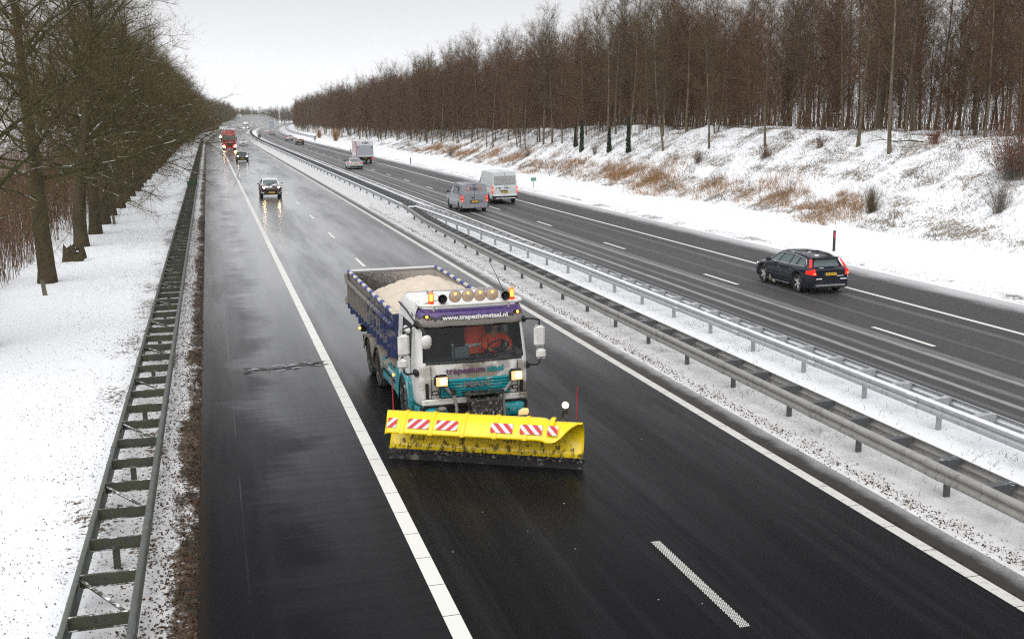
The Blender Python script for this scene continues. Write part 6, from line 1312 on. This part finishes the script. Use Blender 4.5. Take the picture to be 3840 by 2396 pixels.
# ---- salt load (its own thing) and the driver
def heap():
    xs, ys = np.linspace(-1.17, 1.17, 30), np.linspace(TY0 - .06, TY1 + .6, 60); P = []
    for y in ys:
        row = []
        for x in xs:
            d = math.hypot((x + .10) * .95, (y + 5.0) * .50); z = 2.62 - .40 * d ** 1.35; 
            if y > -4.6: z = max(z, 2.36 - .12 * (abs(x) ** 2) - .06 * (y + 4.6))
            z += .022 * math.sin(x * 9 + y * 4) + .018 * math.sin(y * 13 - x * 5) + rk.gauss(0, .011) + (.05 * math.exp(-((x + .35) ** 2 + (y + 5.0) ** 2) / .05)); row.append((x, y, max(z, 1.14)))
        P.append(row)
    m = MB(); m.grid(P); k = M_('road_salt'); o = k.obj(); n = k.noise(o, 30, 4, .8); n2 = k.noise(o, 3, 4, .7); c = k.mix(n, (.56, .47, .38, 1), (.78, .69, .58, 1)); c = k.mix(k.m('MULTIPLY', k.mr(n2, .5, .75), .35), c, (.42, .34, .27, 1)); k.set(col=c, rough=.95, spec=.1, nrm=k.bump(n, .9, .02))
    o = m.build('salt_heap', k.mat, None, smooth=70); o.location = TR.location; o.rotation_euler = TR.rotation_euler; tag(o, 'heap of beige road salt piled in the open blue body of the gritting lorry', 'salt heap')
heap()
HIV = flat('hi_vis_orange', (1.0, .085, .008), .7, var=.12); HIVB = flat('reflective_band', (.6, .6, .58), .35); SKIN = flat('skin', (.45, .26, .18), .55); TROU = flat('dark_trousers', (.02, .025, .04), .8); HAIR = flat('dark_hair', (.03, .02, .014), .8)
def skinned(name, joints, edges, radii, mat, parent, sub=1):
    me = bpy.data.meshes.new(name); me.from_pydata(joints, edges, []); me.materials.append(mat); o = link(name, me, parent)
    md = o.modifiers.new('skin', 'SKIN'); md.use_smooth_shade = True; md.branch_smoothing = .6
    sv = me.skin_vertices[0].data
    for i, r_ in enumerate(radii): sv[i].radius = (r_, r_) if not isinstance(r_, tuple) else r_; sv[i].use_root = (i == 0)
    o.modifiers.new('sub', 'SUBSURF').render_levels = sub; return o
DR = empty('person', TR.matrix_basis @ Vector((-.70, -1.00, 1.36)), TR.rotation_euler.z, 'driver in an orange high visibility jacket leaning over the steering wheel of the gritting lorry', 'person')
J = [(0, 0, .05), (0, .02, .30), (0, .05, .52), (0, .08, .62), (0, .10, .72), (.19, .06, .54), (.30, .22, .34), (.20, .46, .30), (-.19, .06, .54), (-.32, .20, .36), (-.22, .46, .32), (.10, .06, .02), (.14, .46, .04), (.14, .58, -.36), (.14, .70, -.38), (-.10, .06, .02), (-.14, .46, .04), (-.14, .58, -.36), (-.14, .70, -.38)]
Ed = [(0, 1), (1, 2), (2, 3), (3, 4), (2, 5), (5, 6), (6, 7), (2, 8), (8, 9), (9, 10), (0, 11), (11, 12), (12, 13), (13, 14), (0, 15), (15, 16), (16, 17), (17, 18)]
skinned('body', J, Ed, [.13, .12, .12, .055, .055, .06, .045, .03, .06, .045, .03, .085, .06, .05, .035, .085, .06, .05, .035], SKIN, DR)
skinned('jacket', [J[0], J[1], J[2], (0, .075, .585), J[5], J[6], (.21, .44, .302), J[8], J[9], (-.23, .44, .322)], [(0, 1), (1, 2), (2, 3), (2, 4), (4, 5), (5, 6), (2, 7), (7, 8), (8, 9)], [(.20, .15), (.19, .14), (.19, .13), .085, .095, .075, .055, .095, .075, .055], HIV, DR)
skinned('trousers', [J[0], J[11], J[12], J[13], J[15], J[16], J[17]], [(0, 1), (1, 2), (2, 3), (0, 4), (4, 5), (5, 6)], [.15, .11, .085, .07, .11, .085, .07], TROU, DR)
m = MB(); hs = [(0, -.13), (.045, -.125), (.065, -.09), (.075, -.03), (.078, .03), (.07, .08), (.045, .115), (0, .125)]; m.lathe(hs, (0, .11, .80), 'Z', 16); m.prism([(.185, .82), (.215, .775), (.185, .765)], -.012, .012, 'X'); m.box((0, .182, .745), (.045, .01, .01))
for sx in (1, -1): m.box((sx * .08, .11, .80), (.015, .03, .055)); m.box((sx * .03, .178, .815), (.02, .012, .01))
m.build('head', SKIN, DR, smooth=60); m = MB(); m.lathe([(.083, .0), (.085, .05), (.07, .1), (.04, .135), (0, .14)], (0, .095, .80), 'Z', 16); m.build('hair', HAIR, DR, smooth=60)
for sx in (1, -1):
    hc = Vector((sx * .21, .475, .31)); m = MB(); m.rbox(hc, (.075, .08, .035), .012)
    for q in range(4): x = hc.x + (q - 1.5) * .019; l = (.045, .05, .047, .036)[q]; m.tube([(x, hc.y + .035, hc.z), (x, hc.y + .035 + l * .6, hc.z + .012), (x, hc.y + .05 + l * .5, hc.z - .022), (x, hc.y + .03, hc.z - .035)], .0085, 6)
    m.tube([(hc.x - sx * .035, hc.y, hc.z), (hc.x - sx * .055, hc.y + .03, hc.z - .005), (hc.x - sx * .045, hc.y + .05, hc.z - .025)], .010, 6); m.build('hand', SKIN, DR, smooth=60)
for sx in (1, -1): m = MB(); m.tube([(sx * .275, .18, .36), (sx * .285, .20, .355)], .088, 12); m.build('sleeve_band', HIVB, DR)
# spare high visibility coat hung over the middle seat
m = MB(); P = []
for v, (w_, z, y) in enumerate(((.07, .86, -.02), (.20, .80, .0), (.235, .62, .05), (.225, .42, .07), (.23, .26, .06), (.235, .20, .06))):
    P.append([(w_ * math.cos(a) + .012 * math.sin(7 * a + v), y + .075 * math.sin(a), z + .01 * math.sin(5 * a)) for a in np.linspace(0, 6.283, 21)[:-1]])
m.grid(P, closed=True); ct = m.build('coat', HIV, None, smooth=60); m = MB(); m.grid([[(x * 1.02, (y - .06) * 1.04 + .06, z) for x, y, z in P[3]], [(x * 1.02, (y - .06) * 1.04 + .06, z - .06) for x, y, z in P[3]]], closed=True); m.build('reflective_band', HIVB, ct)
ct.location = TR.matrix_basis @ Vector((-.30, -1.12, 1.30)); ct.rotation_euler = TR.rotation_euler; tag(ct, 'orange high visibility coat hanging in the middle of the gritting lorry cab', 'coat')
# ================================================================ small things of the roadside
DELI = flat('delineator_black', (.02, .02, .022), .5); REDR = flat('delineator_red', (.45, .02, .04), .4)
def delineator(X, s, h, label, red=True):
    t = empty('delineator_post', RP(X, s, gz(X, s) - .05), 0, label, 'marker post', 'marker posts along the far hard shoulder'); m = MB(); m.prism([(-.055, -.03), (.055, -.03), (.06, .0), (.055, .03), (-.055, .03), (-.06, 0)], 0, h, 'Z'); m.build('post', DELI, t)
    if red: m = MB(); m.box((0, -.034, h - .22), (.10, .012, .26)); m.build('reflector', REDR, t)
delineator(28.43, 45.3, 1.02, 'black marker post with a red reflector behind the dark blue estate car')
delineator(26.75, 149, .92, 'small dark marker post in the snow right of the white box lorry', False)
t = empty('marker_cabinet', RP(27.4, 297, 0), 0, 'small black and white roadside cabinet before the far barrier', 'cabinet'); m = MB(); m.rbox((0, 0, .45), (.6, .4, .5), .03); m.build('cabinet_body', flat('cabinet_grey', (.5, .51, .53), .6), t); m = MB(); m.rbox((0, 0, .85), (.66, .46, .3), .03); m.build('cabinet_top', DELI, t); m = MB(); m.box((0, 0, .1), (.1, .1, .3)); m.rbox((.25, 0, 1.3), (.2, .15, .5), .02); m.build('post', DELI, t)
# green kilometre sign
GRN = flat('sign_green', (.01, .20, .13), .45, var=.1); t = empty('kilometre_sign', RP(28.12, 94.3, gz(28.12, 94.3)), R_(-6), 'small green distance sign on a thin post beside the white van', 'sign')
m = MB(); m.tube([(0.02, 0, -.1), (0, 0, .62)], .022, 8); m.build('post', flat('sign_post_dark', (.05, .035, .035), .6), t); m = MB(); m.rbox((0, -.03, .78), (.50, .015, .29), .01); sp = m.build('sign_panel', GRN, t)
text(sp, 'A27', .13, (-.12, -.042, .86), (R_(90), 0, 0), flat('sign_pink', (.6, .32, .34), .5), 'sign_text', .001); text(sp, 'Re', .12, (.13, -.042, .86), (R_(90), 0, 0), PALE, 'sign_text', .001); text(sp, '104,2', .15, (0, -.042, .72), (R_(90), 0, 0), flat('sign_mint', (.45, .72, .62), .5), 'sign_text', .001, 1.1)
# round signs seen from behind
BACKG = flat('sign_back', (.10, .105, .10), .7, metal=.1, var=.2)
def round_sign(X, s, zc, r, label):
    t = empty('round_sign', RP(X, s, 0), 0, label, 'sign', 'round road signs seen from the back'); m = MB(); m.lathe([(r, -.008), (r, .008), (r * .96, .016), (0, .016)], (0, 0, zc), 'Y', 28); m.lathe([(r, -.008), (0, -.008)], (0, 0, zc), 'Y', 28); m.build('sign_disc', BACKG, t, smooth=40)
    m = MB(); m.tube([(0, .05, -.1), (0, .05, zc + r * .7)], .035, 8); m.build('post', MAT_GALV_D, t); m = MB(); m.box((0, -.02, zc + r * .4), (r * 1.4, .02, .04)); m.box((0, -.02, zc - r * .4), (r * 1.4, .02, .04)); m.build('bracket', MAT_GALV_D, t)
round_sign(14.2, 336, 1.0, .56, 'dark back of a round sign low in the snowy median'); round_sign(-3.7, 286, 1.55, .58, 'dark back of a round sign beside the end of the mossy barrier')
# two green marker boxes on the mossy barrier
t = empty('barrier_marker', RP(-1.68, 105, 0), 0, 'pair of dark green marker plates standing across the mossy barrier', 'marker'); GR2 = flat('marker_green', (.012, .075, .035), .5, var=.2)
for x in (-.24, .24): m = MB(); m.rbox((x, 0, .62), (.42, .08, .42), .04); m.build('plate', GR2, t)
m = MB(); m.box((0, .0, .60), (.05, .05, .40)); m.build('post', MAT_GALV_M, t)
# stakes and stump at the foot of the oaks
WOODM = m_bark('weathered_wood', (.10, .085, .06), (.24, .21, .165), 0, (.10, .10, .06), scale=8)
def stake(X, s, h, w_, label, tilt=.08):
    m = MB(); m.prism([(-w_, -.05), (w_, -.05), (w_ * .9, h * .8), (w_ * .2, h), (-w_ * .8, h * .93)], -.04, .04, 'Y'); o = m.build('wooden_stake', WOODM, None, bevel=.01); o.location = RP(X, s, gz(X, s)); o.rotation_euler = (0, tilt, .3); tag(o, label, 'stake', 'short wooden stakes below the oaks')
stake(-6.35, 44.0, .62, .085, 'short cut-off wooden stake in the snow in front of the nearest oak', -.10); stake(-6.05, 72.6, .62, .09, 'short wooden stake at the foot of the fourth oak trunk', -.04)
t = empty('tree_stump', RP(-6.6, 54.3, gz(-6.6, 54.3)), .4, 'mossy jagged tree stump with snow on it between the first two oaks', 'tree stump')
rs = random.Random(4)
for cx, cy, r_, h in ((0, 0, .30, .75), (.52, .1, .22, .68), (.3, -.25, .25, .35)):
    m = MB(); P = []
    for z in (-.1, .12, .45, .8, 1.0):
        P.append([(cx + (r_ * (1.25 - .4 * z) + rs.uniform(-.03, .03)) * math.cos(a), cy + (r_ * (1.25 - .4 * z) + rs.uniform(-.03, .03)) * math.sin(a), z * h * (1 if z < .9 else rs.uniform(.75, 1.15))) for a in np.linspace(0, 6.283, 13)[:-1]])
    m.grid(P, closed=True); m.poly(P[-1]); m.build('stump_trunk', BK_OAK, t, smooth=50)
m = MB(); m.rbox((.3, 0, .42), (.30, .25, .10), .04, rz=.3); m.rbox((0, 0, .72), (.25, .22, .06), .03); m.rbox((.62, -.3, .04), (.5, .35, .10), .04, rz=.5); m.build('snow_cap', SNOWM, t, subsurf=2, smooth=70)
# fallen branch on the crest
m = MB(); m.tube([(0, 0, .12), (-.8, .1, .2), (-1.7, .05, .16), (-2.6, .2, .28), (-3.6, .1, .08)], [.045, .04, .032, .024, .012], 6); m.tube([(-1.2, .07, .18), (-2.0, -.5, .12), (-2.9, -.9, .05)], [.03, .02, .01], 5); m.tube([(-2.3, .15, .24), (-2.9, .6, .5), (-3.5, .9, .6)], [.02, .014, .008], 5)
o = m.build('fallen_branch', BK_LIMB, None, smooth=60); o.location = RP(44.6, 61.2, gz(44.6, 61.2)); o.rotation_euler = (0, 0, -.5); tag(o, 'fallen forked branch lying on the snow of the embankment crest', 'branch')
# torn asphalt patch on the hard shoulder
rp = random.Random(8); t = empty('road_damage', RP(0, 0, 0)); tag(t, 'broken patch across the hard shoulder with dark earth and white slush', kind='structure')
def blob(cx, cy, rx, ry, n, mat, z, nm, rot=0):
    m = MB(); P = []
    for i in range(n):
        a = 6.283 * i / n; q = rp.uniform(.6, 1.12); x, y = rx * q * math.cos(a), ry * q * math.sin(a); P.append((cx + x * math.cos(rot) - y * math.sin(rot), cy + x * math.sin(rot) + y * math.cos(rot), z))
    m.poly(P); o = m.build(nm, mat, t); o['kind'] = 'stuff'
EAR = flat('broken_asphalt', (.028, .024, .022), .9, var=.5, vs=30); SLW = flat('slush_white', (.40, .41, .43), .6, var=.2, vs=20)
EAR2 = flat('damp_asphalt_scar', (.050, .047, .046), .8, var=.5, vs=25)
for cx, cy, rx, ry, mt, z in ((2.0, 28.95, .42, .11, EAR2, .008), (1.40, 28.75, .38, .10, EAR2, .007), (2.45, 29.1, .22, .05, EAR, .008), (.75, 28.75, .14, .06, EAR2, .008), (1.40, 29.08, .17, .06, SLW, .010), (1.48, 28.45, .16, .05, SLW, .011), (1.85, 29.13, .16, .03, SLW, .012)):
    blob(cx, cy, rx, ry, 22, mt, z, 'broken_piece', .12)
for q in range(46):
    u = rp.uniform(-1, 1); cx, cy = 1.65 + 1.05 * u, 28.85 + .18 * u + rp.gauss(0, .15); r_ = rp.uniform(.02, .10); blob(cx, cy, r_ * 1.6, r_ * .6, 9, (EAR, SLW, EAR2, EAR2)[q % 4], .0125 + .0002 * q, 'broken_piece', rp.uniform(-.3, .5))
# scattered salt crumbs on the asphalt
m = MB(); rp2 = random.Random(12)
for q in range(60):
    X, s = rp2.uniform(3.2, 9.8), 9 + 40 * rp2.random() ** 1.4; 
    if abs(X - 5) < 1.7 and 17 < s < 31: continue
    r_ = rp2.uniform(.004, .013); m.rbox((X, s, r_ * .5), (r_ * 2, r_ * 1.4, r_), r_ * .3, rz=rp2.uniform(0, 3))
tag(m.build('salt_crumbs', SLW, None), 'white salt crumbs scattered on the dark asphalt', kind='stuff')
# pale sign gantry back and tall panels beyond the bend
PAN = flat('pale_panel', (.55, .59, .64), .5, var=.08)
t = empty('sign_panels', RP(2.5 - off(760) + 17, 760, 0) + Vector((-2.2, 0, 0)), 0, 'two tall pale sign panels beyond the bend behind the red lorry', 'sign'); 
m = MB(); m.box((3.4, 0, 4.6), (3.6, .15, 8.0)); m.build('tall_panel', PAN, t); m = MB(); m.box((-1.2, .3, 4.0), (4.6, .15, 5.6)); m.build('low_panel', PAN, t); m = MB()
for x in (-3, .5, 2.2, 4.6): m.box((x, .5, 2.2), (.2, .2, 4.6))
m.build('panel_post', MAT_GALV_D, t)
# the overpass the photographer stands on
CONC = flat('bridge_concrete', (.24, .235, .225), .8, var=.15, vs=.6)
m = MB(); m.box((14, -8.2, 5.05), (110, 14.6, .55)); m.box((14, -1.02, 5.55), (110, .24, .62)); m.box((14, -15.4, 5.55), (110, .24, .62))
for x in (-9, 12.9, 31): m.box((x, -8.2, 2.3), (.9, 11.5, 5.0))
tag(m.build('bridge', CONC), 'concrete road bridge the picture is taken from', kind='structure')
# ================================================================ spray torn up by the traffic, and winter air
def spray(X, s, rx, ry, rz_, dens, label):
    k = M_('road_spray'); k.n.remove(k.b); v = k.n.new('ShaderNodeVolumePrincipled'); v.inputs['Color'].default_value = (.97, .98, 1, 1); v.inputs['Density'].default_value = dens; v.inputs['Anisotropy'].default_value = .1; k.l.new(v.outputs[0], k.out.inputs['Volume'])
    m = MB(); m.lathe([(max(.001, math.cos(a)), math.sin(a)) for a in np.linspace(-1.5708, 1.5708, 15)], (0, 0, 0), 'Z', 28); o = m.build('road_spray', k.mat, None, weld=True); o.scale = (rx, ry, rz_); o.location = RP(X, s, rz_ * .55); tag(o, label, kind='stuff')
spray(7.6, 292, 4.0, 42, 1.9, .02, 'spray cloud around the white hatchback'); spray(5.5, 480, 5.5, 90, 3.4, .010, 'spray hanging over the near carriageway bend'); spray(21.5, 500, 7.0, 150, 3.0, .006, 'spray over the far carriageway bend'); spray(9, 720, 16, 90, 5.5, .011, 'mist of spray where the road disappears')

k = M_('winter_haze'); k.n.remove(k.b); v = k.n.new('ShaderNodeVolumePrincipled'); v.inputs['Color'].default_value = (.98, .985, 1.0, 1); v.inputs['Density'].default_value = .00016; v.inputs['Anisotropy'].default_value = .2
k.l.new(v.outputs[0], k.out.inputs['Volume'])
m = MB(); m.box((60, 640, 14), (900, 1340, 32)); hz = m.build('haze', k.mat); hz['kind'] = 'stuff'; hz['label'] = 'thin winter haze over the motorway'
